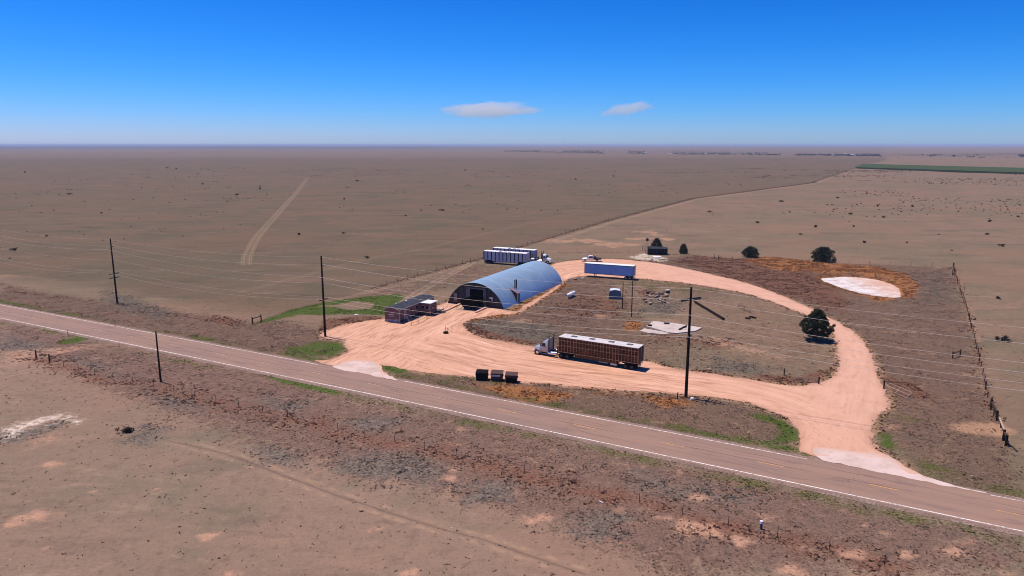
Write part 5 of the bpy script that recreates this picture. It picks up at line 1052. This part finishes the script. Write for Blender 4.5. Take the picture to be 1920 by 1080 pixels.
m = MB(); [m.b(x, x + .12, -1.46, -1.41, 0, 2.05) for x in (-3.2, -.4, 2.2, 3.1)]; m.build('post', paint('dark_grey_post', (.05, .05, .07)), t)
q = PV(1212.5, 476); t = thing('wind_pump', q, 'small wind pump on a thin pale mast beside the black shed', 'wind pump')
m = MB(); [m.tube([(x, y, 0), (0, 0, 4.6)], .03, 5) for x, y in ((-.45, -.3), (.45, -.3), (0, .5))]; m.tube([(0, 0, 4.4), (0, 0, 5.2)], .04, 5); [m.tube([(-.3, -.2, 1.5), (.3, -.2, 1.5), (0, .33, 1.5), (-.3, -.2, 1.5)], .02, 4)]; m.build('mast', paint('pale_mast', (.4, .36, .34)), t)
m = MB()
for i in range(10):
    a_ = i * math.pi / 5; e = Vector((math.cos(a_), 0, math.sin(a_))); m.bar(Vector((0, -.2, 5.1)) + e * .1, Vector((0, -.2, 5.1)) + e * .62, .24, .03, (0, 1, .3))
m.cyl((0, -.25, 5.1), (0, .1, 5.1), .12, 8); m.build('rotor', dark_steel, t); m = MB(); m.bar((0, 0, 5.1), (.25, .9, 5.1), .03, .06); m.bar((.22, .8, 5.1), (.36, 1.3, 5.1), .03, .4); m.build('tail_vane', dark_steel, t)
def sheet(name, c, sz, rz, tilt, mat, label, cat, z=.15, grp=None):
    m = MB(); m.box((0, 0, 0), sz); o = m.build(name, mat, None, .01); q = PV(*c); o.location = q + Vector((0, 0, z)); o.rotation_euler = (tilt[0], tilt[1], rz); return tag(o, label, cat, grp)
scr = paint('white_scrap', (.82, .80, .82), .5, .3)
for c_, sz, rz, tl, z, lb in (((1232, 483.5), (3.0, 1.3, .06), .35, (.3, .05), .45, 'largest white scrap panel in front of the black shed'), ((1222, 487), (1.2, .5, .5), 1.0, (.3, .2), .3, 'white scrap block left of the big scrap panel'), ((1240, 487.5), (2.6, .3, .25), -.3, (.0, .08), .25, 'long pale scrap beam right of the big scrap panel'),
                           ((1248, 487.5), (3.2, .22, .2), .25, (0, .05), .3, 'crossed scrap beam at the right of the scrap heap'), ((1208, 478), (1.2, .8, .15), .5, (.1, .1), .12, 'flat white scrap piece at the left of the scrap heap')):
    sheet('scrap_piece', c_, sz, rz, tl, scr if 'white' in lb else paint('tan_scrap', (.5, .38, .33)), lb, 'scrap', z, 'scrap heap by the black shed')
# slab with junk
sl = PL([(1212, 613), (1225, 603.5), (1268, 608), (1316, 616), (1304, 622), (1268, 626), (1250, 624)]); m = MB(); n_ = len(sl)
m.add([(a_, b_, 0) for a_, b_ in sl] + [(a_, b_, .22) for a_, b_ in sl], [list(range(n_, 2 * n_))] + [(i, i + n_, (i + 1) % n_ + n_, (i + 1) % n_) for i in range(n_)]); tag(m.build('concrete_slab', paint('slab_concrete', (.55, .45, .41), .9, .15, 0, .5, .4), None, .03), 'large pale concrete foundation slab on the yard island', 'slab')
sl = PL([(1200, 621), (1208, 616.5), (1240, 622), (1256, 626), (1246, 627.5), (1215, 625)]); m = MB(); n_ = len(sl)
m.add([(a_, b_, 0) for a_, b_ in sl] + [(a_, b_, .12) for a_, b_ in sl], [list(range(n_, 2 * n_))] + [(i, i + n_, (i + 1) % n_ + n_, (i + 1) % n_) for i in range(n_)]); tag(m.build('concrete_slab', paint('slab_concrete', (.55, .45, .41), .9, .15, 0, .5, .4), None, .02), 'narrow pale concrete step in front of the big slab', 'slab')
q = PV(1250, 609); m = MB(); m.b(-.55, .55, -.3, .3, .23, .55); m.b(-.62, -.2, -.34, .34, .55, .62); o = m.build('steel_trough', dark_steel, None, .02); o.location = q; tag(o, 'small dark trough standing on the big slab', 'trough')
q = PV(1218.5, 612.5); m = MB(); m.wheel((0, 0, .33), .45, .22, (1e-6, 1e-6, 1), 16, .6); o = m.build('old_tyre', black_rubber); o.location = q; tag(o, 'old tyre at the left corner of the big slab', 'tyre')
for (a_, b_), lb in ((((1273, 621), (1280, 618)), 'dark log lying on the slab edge, lower of two'), (((1281, 617), (1287, 614.5)), 'dark log lying on the slab, upper of two')):
    m = MB(); m.cyl(PV(*a_) + Vector((0, 0, .4)), PV(*b_) + Vector((0, 0, .42)), .16, 8); tag(m.build('log', old_wood), lb, 'log', 'logs on the slab')
# steel troughs and beams
a_, b_ = PV(1303, 568), PV(1357, 600.5); v = b_ - a_; t = thing('feed_bunk', a_, 'long rusty dark feed bunk lying across the yard island', 'feed bunk', None, math.atan2(v.y, v.x)); L_ = v.length
m = MB(); m.b(0, L_, -.24, -.2, .16, .55); m.b(0, L_, .2, .24, .16, .46); m.b(0, L_, -.2, .2, .12, .16); m.b(0, .06, -.2, .2, .16, .46); m.b(L_ - .06, L_, -.2, .2, .16, .46); m.build('trough', paint('black_rust', (.035, .02, .016), .85, .15, 0, .4), t)
m = MB(); [m.b(x, x + .12, -.24, .24, 0, .12) for x in np.arange(.5, L_, 2.4)]; m.build('sleeper_beam', rusty, t)
for (p0, p1), h_, lb in ((((1277, 565.5), (1291, 563)), .55, 'grey beam lying left of the tallest power pole'), (((1293, 563), (1314, 560.5)), .6, 'grey beam lying right of the tallest power pole, above the feed bunk')):
    m = MB(); a_, b_ = PV(*p0), PV(*p1); m.bar(a_ + Vector((0, 0, h_ / 2)), b_ + Vector((0, 0, h_ / 2)), .35, h_); tag(m.build('grey_beam', paint('grey_timber', (.13, .105, .09), .9)), lb, 'beam', 'grey beams on the yard island')
gate('cattle_panel', (1384, 577), (1407, 587), 1.0, 'rusty cattle panel standing on the yard island', rusty, .15, 5)
for x, y, r_, lb in ((1402, 598, .55, 'left old tyre of three dumped on the yard island'), (1409, 595.5, .5, 'back old tyre of three dumped on the yard island'), (1414, 597, .45, 'right old tyre of three dumped on the yard island')):
    q = PV(x, y); m = MB(); m.wheel((0, 0, .15), r_, .28, (.1, .15, .98), 16, .55); o = m.build('old_tyre', black_rubber); o.location = q + Vector((0, 0, .05)); tag(o, lb, 'tyre', 'old tyres on the yard island')
# rubble heap: planks and blocks, each its own piece
rs = random.Random(11); pale = paint('pale_rubble', (.33, .23, .175), .9, .1, 0, .5); dk_ = paint('dark_rubble', (.12, .085, .07), .9, .1, 0, .5); grey_r = paint('grey_rubble', (.30, .25, .22), .9)
kinds = [('loose_plank', 'plank'), ('broken_block', 'rubble')]
for i in range(46):
    x = rs.triangular(1186, 1262, 1238); y = rs.uniform(546, 571) - (x - 1225) * .02; q = PV(x, y); nm, ct_ = kinds[0] if rs.random() < .45 else kinds[1]
    m = MB()
    if nm == 'loose_plank': m.box((0, 0, 0), (rs.uniform(1.2, 3.4), rs.uniform(.15, .4), .07))
    else: m.box((0, 0, 0), (rs.uniform(.4, 1.1), rs.uniform(.3, .8), rs.uniform(.2, .55)))
    m.v = [(a + rs.uniform(-.06, .06), b + rs.uniform(-.06, .06), c + rs.uniform(-.02, .02)) for a, b, c in m.v]
    o = m.build(nm, rs.choice((pale, pale, dk_, grey_r))); o.location = q + Vector((0, 0, rs.uniform(.12, .4))); o.rotation_euler = (rs.uniform(-.25, .25), rs.uniform(-.25, .25), rs.uniform(0, 3.1))
    tag(o, 'weathered plank among the rubble right of the slim poles' if nm == 'loose_plank' else 'broken block among the rubble right of the slim poles', ct_, 'planks in the rubble heap' if nm == 'loose_plank' else 'blocks in the rubble heap')
q = PV(1249, 550); m = MB(); m.cyl((0, 0, .35), (.9, .3, .35), .35, 10); o = m.build('steel_drum', dark_steel); o.location = q; tag(o, 'dark drum lying on its side in the rubble', 'drum')
sheet('white_crate', (1252, 549), (1.0, .7, .5), .4, (0, 0), white_paint, 'white box at the far end of the rubble', 'box', .55)
# boulders by the barn
for x, y, s_, lb in ((1079, 524.5, .5, 'pale boulder near the box trailer landing leg'), (1085, 523, .35, 'smaller pale boulder near the box trailer landing leg'), (1092, 523, .6, 'large grey boulder below the left end of the box trailer'), (1330, 694, .4, 'pale flat stone in the near yard behind the cattle trailer')):
    bm = bmesh.new(); bmesh.ops.create_icosphere(bm, subdivisions=2, radius=s_)
    for v in bm.verts: v.co *= 1 + random.uniform(-.22, .18); v.co.z *= .6
    me = bpy.data.meshes.new('boulder'); bm.to_mesh(me); bm.free(); me.materials.append(pale if 'pale' in lb else grey_r); o = bpy.data.objects.new('boulder', me); col.objects.link(o); o.location = PV(x, y) + Vector((0, 0, s_ * .3)); tag(o, lb, 'boulder')
# utility pedestal, white box at the pole foot
q = PV(1427, 992); t = thing('utility_pedestal', q, 'small utility pedestal with white cap in the near ditch', 'pedestal'); m = MB(); m.cyl((0, 0, 0), (0, 0, .62), .13, 10, .12); m.build('body', paint('dark_pedestal', (.06, .06, .07)), t); m = MB(); m.cyl((0, 0, .62), (0, 0, .9), .17, 10, .16); m.cyl((0, 0, .9), (0, 0, .95), .16, 10, .08); m.build('cap', paint('clean_white', (.85, .85, .85), .4), t)
sheet('white_box', (1297.5, 750.5), (.5, .4, .35), .3, (0, 0), white_paint, 'small white box at the foot of the tallest power pole', 'box', .2)
sheet('white_sheet', (668, 591), (.8, .4, .12), .2, (.1, 0), white_paint, 'white scrap lying in the green grass near the office', 'scrap', .12)
sheet('white_pipe', (1127, 943), (.5, .1, .1), -.7, (0, .1), white_paint, 'short white pipe lying in the near ditch', 'pipe', .1)
# roadside reflector posts
for x, y, lb in ((216, 612, 'thin marker post on the far verge at the left'), (128, 629, 'thin marker post on the near verge at the left')):
    q = PV(x, y); m = MB(); m.box((0, 0, .55), (.1, .03, 1.1)); m.box((0, -.02, .95), (.09, .02, .18)); o = m.build('marker_post', paint('brown_marker', (.2, .12, .1))); o.location = q; tag(o, lb, 'marker post')

# ------------------------------------------------------------------ trees
leafm = NB('juniper_foliage', .75, .2); leafm.color(leafm.attr('tint', 0)); leafm.b.inputs['Subsurface Weight'].default_value = 0
barkm = paint('juniper_bark', (.05, .035, .028), .95, .1, 0, .5)
def leaf_cloud(cent, rad, n, size, seed, tones):
    r_ = np.random.default_rng(seed); k_ = len(cent); w_ = rad ** 2 / (rad ** 2).sum(); ci = r_.choice(k_, n, p=w_)
    u = r_.normal(size=(n, 3)); u /= np.linalg.norm(u, axis=1)[:, None]; p = cent[ci] + u * (rad[ci] * r_.random(n) ** .4)[:, None] * [1, 1, .8]
    a = r_.normal(size=(n, 3)); a /= np.linalg.norm(a, axis=1)[:, None]; b = np.cross(a, r_.normal(size=(n, 3))); b /= np.linalg.norm(b, axis=1)[:, None]
    s = size * (.6 + .8 * r_.random(n))[:, None]; a = a * s; b = b * s * .45
    V = np.stack([p - a, p + b, p + a, p - b], 1).reshape(-1, 3); Fq = np.arange(4 * n).reshape(-1, 4)
    tone = np.asarray(tones)[r_.integers(0, len(tones), k_)][ci] * (.7 + .6 * r_.random(n))[:, None]
    return V, Fq, np.repeat(tone, 4, 0)
TONES = [(.026, .038, .012), (.040, .052, .016), (.014, .022, .008), (.058, .058, .022)]
def juniper(base, w, h, label, seed, trunk=.9, n=7000, shape='cone', leaf=.16):
    r_ = np.random.default_rng(seed); t = thing('juniper_tree', Vector((base[0], base[1], 0)), label, 'tree', 'dark junipers of the compound'); rs = random.Random(seed)
    m = MB(); m.tube([(0, 0, -.1), (.05, .03, trunk * .6), (.12, .0, h * .45), (.1, .05, h * .8)], [w * .05, w * .04, w * .025, .03], 8); tips = []
    for i in range(11):
        a_ = i * 2.4 + rs.random(); z0 = trunk * .8 + (h * .6) * i / 11; e = w * .42 * (1 - .55 * i / 11); q = (e * math.cos(a_), e * math.sin(a_), z0 + h * .14); m.tube([(.05, .02, z0), (q[0] * .5, q[1] * .5, z0 + h * .03), q], [w * .018, w * .012, .012], 5); tips.append(q)
    m.build('trunk', barkm, t); cen, rad = [], []
    for i in range(150):
        z = r_.random(); prof = {'cone': (math.sin(min(1, z * 1.9 + .28) * math.pi / 2) * (1 - max(0, z - .38) / .66) ** .75), 'bush': math.sqrt(max(0, 1 - (z * 1.05 - .2) ** 2 / .85)) * (1 - .2 * z) * (.8 + .3 * math.sin(i * 2.1))}[shape]
        a_ = r_.random() * 6.283; q = prof * w / 2 * math.sqrt(.25 + .75 * r_.random()) * (.8 + .35 * r_.random()) * (1 + .15 * math.sin(2 * a_ + seed)); cen.append((q * math.cos(a_), q * math.sin(a_), trunk * .75 + z * (h - trunk * .75) * .94)); rad.append(w * (.05 + .055 * r_.random()))
    cen += [(q[0] * 1.05, q[1] * 1.05, q[2]) for q in tips]; rad += [w * .09] * len(tips)
    V, Fq, tint = leaf_cloud(np.array(cen), np.array(rad), n, leaf, seed + 1, TONES)
    o = fast_mesh('crown', V, Fq, leafm.m, None, tint); o.parent = t; return t
juniper(P(1530, 638), 5.7, 6.3, 'big dark juniper inside the bend of the loop drive', 21, 1.15, 11000, 'cone', .2)
juniper(P(1543, 490), 7.6, 4.8, 'wide dark juniper by the back fence above the white pond', 22, .4, 7000, 'bush', .24)
juniper(P(1407, 482), 6.2, 3.6, 'low spreading juniper by the back fence with jagged top', 23, .3, 6000, 'bush', .22)
juniper(P(1281, 475.5), 3.5, 3.5, 'small round juniper right of the black shed', 24, .3, 4000, 'bush', .2)
juniper(P(1231, 472.5), 4.6, 5.0, 'dark juniper rising behind the black shed', 25, .5, 5000, 'cone', .22)
# dead little bush in the near field
q = PV(237, 811); t = thing('thorn_bush', q, 'single dark thorn bush with dead twigs in the near left field', 'bush')
V, Fq, tint = leaf_cloud(rng.normal(size=(14, 3)) * [.5, .3, .12] + [0, 0, .3], np.full(14, .3), 900, .1, 5, [(.03, .028, .014), (.05, .03, .018), (.022, .02, .012)]); o = fast_mesh('foliage', V, Fq, leafm.m, None, tint); o.parent = t
m = MB(); [m.tube([(0, 0, 0), (rs.uniform(-.3, .3), rs.uniform(-.2, .2), .6), (rs.uniform(-.6, .6), rs.uniform(-.3, .3), rs.uniform(.9, 1.25))], [.03, .02, .008], 4) for i in range(12)]; m.build('twig', paint('dead_twig', (.12, .09, .075)), t)

# ------------------------------------------------------------------ small dark bushes on the open prairie
DOTS = [(643, 438), (488, 355), (487, 350), (645, 388), (645, 374), (670, 340), (678, 340), (649, 350), (444, 366), (687, 484), (18, 485), (87, 443), (28, 470), (190, 400), (75, 325), (313, 316), (331, 317), (371, 325), (401, 321), (46, 324),
        (872, 318), (1025, 334), (1070, 337), (1080, 336), (1150, 331), (1215, 316), (1570, 371), (1595, 402), (1614, 382), (1640, 406), (1657, 408), (1711, 388), (1739, 403), (1693, 379), (1856, 416), (1908, 407), (1855, 410), (1480, 398), (1466, 378), (1365, 345), (1390, 350), (1330, 398), (1420, 418), (1760, 440), (1700, 455), (1880, 462),
        (1620, 455), (1250, 432), (1500, 440), (1530, 426), (760, 405), (300, 430), (560, 440), (830, 395), (905, 430), (250, 375), (130, 365), (380, 345), (1828, 600), (1870, 560), (1885, 640), (1600, 425), (1785, 470), (1850, 440)]
protos = []
for s_ in range(3):
    V, Fq, tint = leaf_cloud(np.random.default_rng(90 + s_).normal(size=(9, 3)) * [.55, .4, .18] + [0, 0, .42], np.full(9, .38), 260, .17, 60 + s_, [(.035, .026, .016), (.05, .036, .022), (.025, .024, .014)])
    o = fast_mesh('prairie_bush', V, Fq, leafm.m, None, tint); protos.append(o)
for i, (x, y) in enumerate(DOTS):
    q = P(x, y); o = protos[i] if i < 3 else protos[i % 3].copy()
    if i >= 3: col.objects.link(o)
    s_ = .75 * (1 + .5 * math.sin(i * 1.7)) * max(1, math.hypot(*q) / 420) ** .6; o.location = (q[0], q[1], gz(*q)); o.scale = (s_ * 1.2, s_, s_); o.rotation_euler = (0, 0, i * 1.3)
    tag(o, 'small dark bush dotted alone on the open prairie', 'bush', 'lone bushes on the open prairie')

# ------------------------------------------------------------------ ground cover that nobody could count
scrubm = NB('dry_stems', .9, .1); tc_ = scrubm.attr('tint', 0)
df_ = scrubm.new('ShaderNodeBsdfDiffuse'); tr_ = scrubm.new('ShaderNodeBsdfTranslucent'); ms_ = scrubm.new('ShaderNodeMixShader'); ms_.inputs[0].default_value = .5
scrubm.l.new(tc_, df_.inputs[0]); scrubm.l.new(tc_, tr_.inputs[0]); scrubm.l.new(df_.outputs[0], ms_.inputs[1]); scrubm.l.new(tr_.outputs[0], ms_.inputs[2]); scrubm.l.new(ms_.outputs[0], scrubm.n['Material Output'].inputs[0])
def tufts(name, P2, hgt, tint, label, blades=5, seed=1, wid=.62, spread=2.3, zf=None):
    r_ = np.random.default_rng(seed); n = len(P2); hgt = np.asarray(hgt) * (.6 + .8 * r_.random(n)); Z = height(P2[:, 0], P2[:, 1]) if zf is None else zf
    a = r_.random((n, blades)) * 6.283; e = r_.random((n, blades)); H = (hgt[:, None] * (.6 + .6 * r_.random((n, blades)))); Hz = H * .62
    cx_ = P2[:, 0, None] + np.cos(a) * e * hgt[:, None] * .45; cy_ = P2[:, 1, None] + np.sin(a) * e * hgt[:, None] * .45
    b = r_.random((n, blades)) * 6.283; w_ = H * wid; ln = H * spread * (r_.random((n, blades)) - .2)
    zb = np.repeat(Z[:, None], blades, 1)
    v = np.stack([np.stack([cx_ - np.cos(b) * w_, cy_ - np.sin(b) * w_, zb - .02], -1), np.stack([cx_ + np.cos(b) * w_, cy_ + np.sin(b) * w_, zb - .02], -1),
                  np.stack([cx_ + np.cos(a) * ln, cy_ + np.sin(a) * ln, zb + Hz], -1)], 2).reshape(-1, 3)
    t = np.repeat((tint * (.75 + .5 * r_.random(n))[:, None]), blades * 3, 0)
    return tag(fast_mesh(name, v, np.arange(len(v)).reshape(-1, 3), scrubm.m, None, t), label, None, None, 'stuff')
NC = 900000
q = np.stack([rng.uniform(-170, 165, NC), rng.uniform(48, 262, NC)], 1); px_, py_ = proj(q[:, 0], q[:, 1]); q = q[(px_ > -120) & (px_ < 2040) & (py_ < 1130)]
X, Y = q[:, 0], q[:, 1]
free = (samp(DD, X, Y, 9) > -.15) & (np.abs(road_off(X, Y)) > 4.75) & (samp(AP, X, Y, 9) > .1) & (samp(PD, X, Y, 9) > .4)
bl_ = barn.matrix_basis.inverted(); hl_ = house.matrix_basis.inverted()
def loc2(mi, X, Y): return X * mi[0][0] + Y * mi[0][1] + mi[0][3], X * mi[1][0] + Y * mi[1][1] + mi[1][3]
bx_, by_ = loc2(bl_, X, Y); free &= ~((bx_ > -6) & (bx_ < BL + .3) & (np.abs(by_) < BW + .15)); hx_, hy_ = loc2(hl_, X, Y); free &= ~((hx_ > -.5) & (hx_ < HL + .5) & (hy_ > -5) & (hy_ < HW + .3))
u = rng.random(len(X)); clump = np.clip(fbm(X, Y, .45, 51) * 2.2 - .55, 0, 1); small = np.clip(fbm(X, Y, 1.6, 52) * 2.4 - .6, 0, 1)
def pick(name, dens, thr=.25): return free & (u < dens * np.clip((samp(MASK[name], X, Y) - thr) / (1 - thr), 0, 1) * (.25 + .75 * small) * (.3 + .7 * clump))
dist = np.hypot(X, Y)
def tn(c, n, v=.35):
    c = np.asarray(c); return c[rng.integers(0, len(c), n)] * (1 + v * (rng.random((n, 1)) - .5))
k1 = pick('scrub', 1.15, .12); n_ = k1.sum(); tufts('dry_scrub', q[k1], .06 + .09 * clump[k1], tn([(.34, .215, .16), (.44, .28, .205), (.26, .17, .13), (.52, .34, .245), (.20, .15, .12), (.16, .11, .085)], n_), 'dry brown scrub over the ditches and yard island', 5, 2)
k1 = pick('red', .8, .2); pfn = FNL; pfn = pfn[pfn[:, 1] < 760]; pfn = pfn[rng.integers(0, len(pfn), 5200)] + rng.normal(size=(5200, 2)) * .9; qr = np.vstack([q[k1], pfn]); cr_ = np.concatenate([clump[k1], .2 + pfn[:, 1] / 700]); n_ = len(qr); tufts('red_weeds', qr, .09 + .16 * cr_, tn([(.19, .09, .065), (.25, .125, .088), (.14, .068, .052), (.30, .185, .135)], n_), 'dry reddish brown weeds along the fences and drive', 6, 3)
k1 = pick('orange', .85, .15); n_ = k1.sum(); tufts('orange_grass', q[k1], .13 + .18 * clump[k1], tn([(.40, .19, .085), (.46, .25, .12), (.36, .15, .06)], n_), 'orange dry grass round the pond and verges', 6, 4)
k1 = pick('green', .9, .18); n_ = k1.sum(); tufts('green_grass', q[k1], .06 + .09 * clump[k1], tn([(.085, .14, .02), (.12, .165, .03), (.06, .10, .014), (.20, .19, .06)], n_), 'fresh green grass beside the road and office', 6, 5)
k1 = pick('gray', .6, .15); n_ = k1.sum(); tufts('grey_scrub', q[k1], .08 + .12 * clump[k1], tn([(.26, .215, .18), (.20, .17, .145), (.33, .26, .21), (.15, .13, .11)], n_), 'low grey scrub in patches on the near prairie', 6, 6)
em = (samp(DD, X, Y, 9) < 1.4) & free & (u > .86 - .1 * clump) & (samp(MASK['green'], X, Y) < .3); n_ = em.sum(); tufts('edge_weeds', q[em], .12 + .14 * small[em], tn([(.25, .12, .075), (.34, .20, .12), (.14, .075, .055), (.16, .13, .05)], n_), 'straggling dry weeds along the edges of the dirt drive', 6, 7)
fm = free & (samp(MASK['scrub'], X, Y) < .2) & (u > .985 - .03 * np.clip(fbm(X, Y, .05, 61) * 2 - .8, 0, 1)) & (dist < 190); n_ = fm.sum(); tufts('prairie_tufts', q[fm], .07 + .08 * small[fm], tn([(.13, .09, .07), (.20, .14, .11), (.09, .065, .055), (.30, .22, .17)], n_), 'sparse short tufts over the open prairie', 5, 8)
# dark scrub patches far out on the right, and thin ones elsewhere
nf = 26000; fx = np.stack([rng.uniform(-500, 900, nf), rng.uniform(260, 1250, nf)], 1); px_, py_ = proj(fx[:, 0], fx[:, 1])
dn = fbm(fx[:, 0] * .5, fx[:, 1], .02, 71); zone = (px_ > 1560) & (py_ > 318) & (py_ < 402); zone2 = (px_ > 1200) & (py_ > 312) & (py_ < 335)
kf_ = (px_ > -60) & (px_ < 1990) & (((dn > .54) & zone & (rng.random(nf) < .75)) | ((dn > .6) & zone2 & (rng.random(nf) < .5)) | ((dn > .61) & (rng.random(nf) < .22))); pf = fx[kf_]; n_ = len(pf); ds = np.hypot(pf[:, 0], pf[:, 1])
tufts('far_scrub', pf, .55 * (ds / 450) ** .5, tn([(.045, .033, .022), (.065, .045, .03), (.035, .03, .02)], n_), 'dark scrub speckled over the far prairie at right', 7, 9, .6, .8)
# cow pats and stones
ns_ = 800; sp = np.stack([rng.uniform(-110, 100, ns_), rng.uniform(50, 190, ns_)], 1); px_, py_ = proj(sp[:, 0], sp[:, 1]); kk = (px_ > -50) & (px_ < 1970) & (np.abs(road_off(sp[:, 0], sp[:, 1])) > 5.5) & (samp(DD, sp[:, 0], sp[:, 1], 9) > .5); bx_, by_ = loc2(bl_, sp[:, 0], sp[:, 1]); kk &= ~((bx_ > -6) & (bx_ < BL + .3) & (np.abs(by_) < BW + .2)); sp = sp[kk]; n_ = len(sp)
def lumps(name, sp, size, tint, label, seed):
    r_ = np.random.default_rng(seed); n = len(sp); K = 7; a = np.linspace(0, 6.283, K, endpoint=False)[None] + r_.random((n, 1)); rr_ = size[:, None] * (.7 + .5 * r_.random((n, K))); z = height(sp[:, 0], sp[:, 1])[:, None]
    ring = np.stack([sp[:, 0, None] + np.cos(a) * rr_ * 1.3, sp[:, 1, None] + np.sin(a) * rr_, np.repeat(z - .01, K, 1)], -1); top = np.stack([sp[:, 0], sp[:, 1], z[:, 0] + size * .55], -1)[:, None]
    V = np.concatenate([ring, top], 1).reshape(-1, 3); b = (np.arange(n) * (K + 1))[:, None, None]; Fq = np.array([(i, (i + 1) % K, K) for i in range(K)])[None] + b
    return tag(fast_mesh(name, V, Fq.reshape(-1, 3), scrubm.m, None, np.repeat(tint, K + 1, 0)), label, None, None, 'stuff')
h_ = rng.random(n_) < .68
lumps('cow_dung', sp[h_], .05 + .12 * rng.random(h_.sum()) ** 3, tn([(.035, .024, .02), (.05, .033, .027)], h_.sum()), 'dark dung scattered over the near prairie', 81)
lumps('pale_stones', sp[~h_], .05 + .09 * rng.random((~h_).sum()) ** 2, tn([(.6, .52, .47), (.5, .42, .36)], (~h_).sum()), 'pale stones scattered over the near prairie', 82)
# distant belts of trees and farm buildings
nt = 5200; ta = rng.random(nt); pxx = rng.uniform(940, 1990, nt); base_y = 283.5 + 8.5 * np.clip((pxx - 900) / 900, 0, 1) ** 1.2 + rng.normal(0, 1.3, nt); kk = fbm(pxx, base_y * 4, .025, 91) > .47; pt = PL(list(zip(pxx[kk], base_y[kk])))
ds = np.hypot(pt[:, 0], pt[:, 1]); tufts('far_trees', pt, 1.6 + ds * .0003, tn([(.03, .035, .022), (.04, .04, .028)], len(pt)), 'dark belt of trees far out towards the horizon', 9, 10, .8, .8)
rs = random.Random(4)
for i in range(16):
    x = rs.uniform(1180, 1640); y = 284.5 + 6.5 * (x - 900) / 900 + rs.uniform(-.6, .8); q = P(x, y); dd_ = math.hypot(*q); s_ = dd_ / 1350 * rs.uniform(1.1, 2.4); t = thing('farm_building', (q[0], q[1], gz(*q)), 'tiny pale farm building far out by the tree belt', 'farm building', 'farm buildings near the horizon', rs.random() * 3)
    m = MB(); m.b(-s_, s_, -s_ * .5, s_ * .5, 0, s_ * .55); m.build('wall', paint('far_wall', (.62, .58, .56)), t); m = MB(); m.add([(x_ * s_ * 1.05, y_, z_) for x_ in (-1, 1) for y_, z_ in ((-s_ * .56, s_ * .55), (0, s_ * .9), (s_ * .56, s_ * .55))], [(0, 1, 2), (5, 4, 3), (0, 3, 4, 1), (1, 4, 5, 2), (2, 5, 3, 0)]); m.build('roof', paint('far_roof', (.5, .5, .52)), t)

# ------------------------------------------------------------------ clouds and haze
def cloud(label, cpx, w_, h_, dist_, seed, tilt, dens=.0005):
    u_ = (cpx[0] - 960) / FPX; el = (HOR - cpx[1]) / FPX; W_, H_ = w_ / FPX * dist_ / 2, h_ / FPX * dist_ / 2
    bm = bmesh.new(); bmesh.ops.create_icosphere(bm, subdivisions=4, radius=1)
    for v in bm.verts: v.co = Vector((v.co.x * W_, v.co.y * W_ * .6, v.co.z * H_))
    me = bpy.data.meshes.new('cloud'); bm.to_mesh(me); bm.free()
    o = bpy.data.objects.new('cloud', me); col.objects.link(o); o.location = (u_ * dist_, dist_, CAM_H + el * dist_); o.rotation_euler = (0, -tilt, 0)
    mt = bpy.data.materials.new('cloud_vapour'); mt.use_nodes = True; n_, l_ = mt.node_tree.nodes, mt.node_tree.links; n_.remove(n_['Principled BSDF'])
    pv = n_.new('ShaderNodeVolumePrincipled'); pv.inputs['Color'].default_value = (1, 1, 1, 1); pv.inputs['Anisotropy'].default_value = .1
    tc = n_.new('ShaderNodeTexCoord'); mp = n_.new('ShaderNodeMapping'); l_.new(tc.outputs['Object'], mp.inputs[0]); mp.inputs['Scale'].default_value = (1 / W_, 1 / (W_ * .6), 1 / H_)
    ln = n_.new('ShaderNodeVectorMath'); ln.operation = 'LENGTH'; l_.new(mp.outputs[0], ln.inputs[0])
    nz = n_.new('ShaderNodeTexNoise'); nz.inputs['Scale'].default_value = 1.7; nz.inputs['Detail'].default_value = 4; l_.new(mp.outputs[0], nz.inputs['Vector']); mp2 = n_.new('ShaderNodeMapping'); mp2.inputs['Location'].default_value = (seed, 0, 0); mp2.inputs['Scale'].default_value = (1.6, 1.6, .9); l_.new(mp.outputs[0], mp2.inputs[0]); l_.new(mp2.outputs[0], nz.inputs['Vector'])
    sb = n_.new('ShaderNodeMath'); sb.operation = 'MULTIPLY_ADD'; l_.new(nz.outputs[0], sb.inputs[0]); sb.inputs[1].default_value = 1.5; sb.inputs[2].default_value = .12
    sb2 = n_.new('ShaderNodeMath'); sb2.operation = 'SUBTRACT'; l_.new(sb.outputs[0], sb2.inputs[0]); l_.new(ln.outputs['Value'], sb2.inputs[1])
    mr = n_.new('ShaderNodeMapRange'); mr.interpolation_type = 'SMOOTHSTEP'; l_.new(sb2.outputs[0], mr.inputs[0]); mr.inputs[1].default_value = 0; mr.inputs[2].default_value = .3; mr.inputs[4].default_value = dens
    l_.new(mr.outputs[0], pv.inputs['Density']); l_.new(pv.outputs[0], n_['Material Output'].inputs['Volume']); me.materials.append(mt); return tag(o, label, None, None, 'stuff')
cloud('wide thin white cloud low above the horizon', (920, 209), 205, 34, 60000, 2.0, .03)
cloud('small slanted white cloud low above the horizon to the right', (1172, 207), 120, 26, 60000, 7.3, .16)
hz_m = bpy.data.materials.new('pale_air'); hz_m.use_nodes = True; n_, l_ = hz_m.node_tree.nodes, hz_m.node_tree.links; n_.remove(n_['Principled BSDF'])
pv = n_.new('ShaderNodeVolumePrincipled'); pv.inputs['Color'].default_value = (.52, .66, .95, 1); pv.inputs['Density'].default_value = .00008; l_.new(pv.outputs[0], n_['Material Output'].inputs['Volume'])
lowest = float(GZv.min()); m = MB(); m.b(-48000, 48000, -48000, 48000, lowest - 12, 44); tag(m.build('haze', hz_m), 'pale blue air over the prairie', None, None, 'stuff')
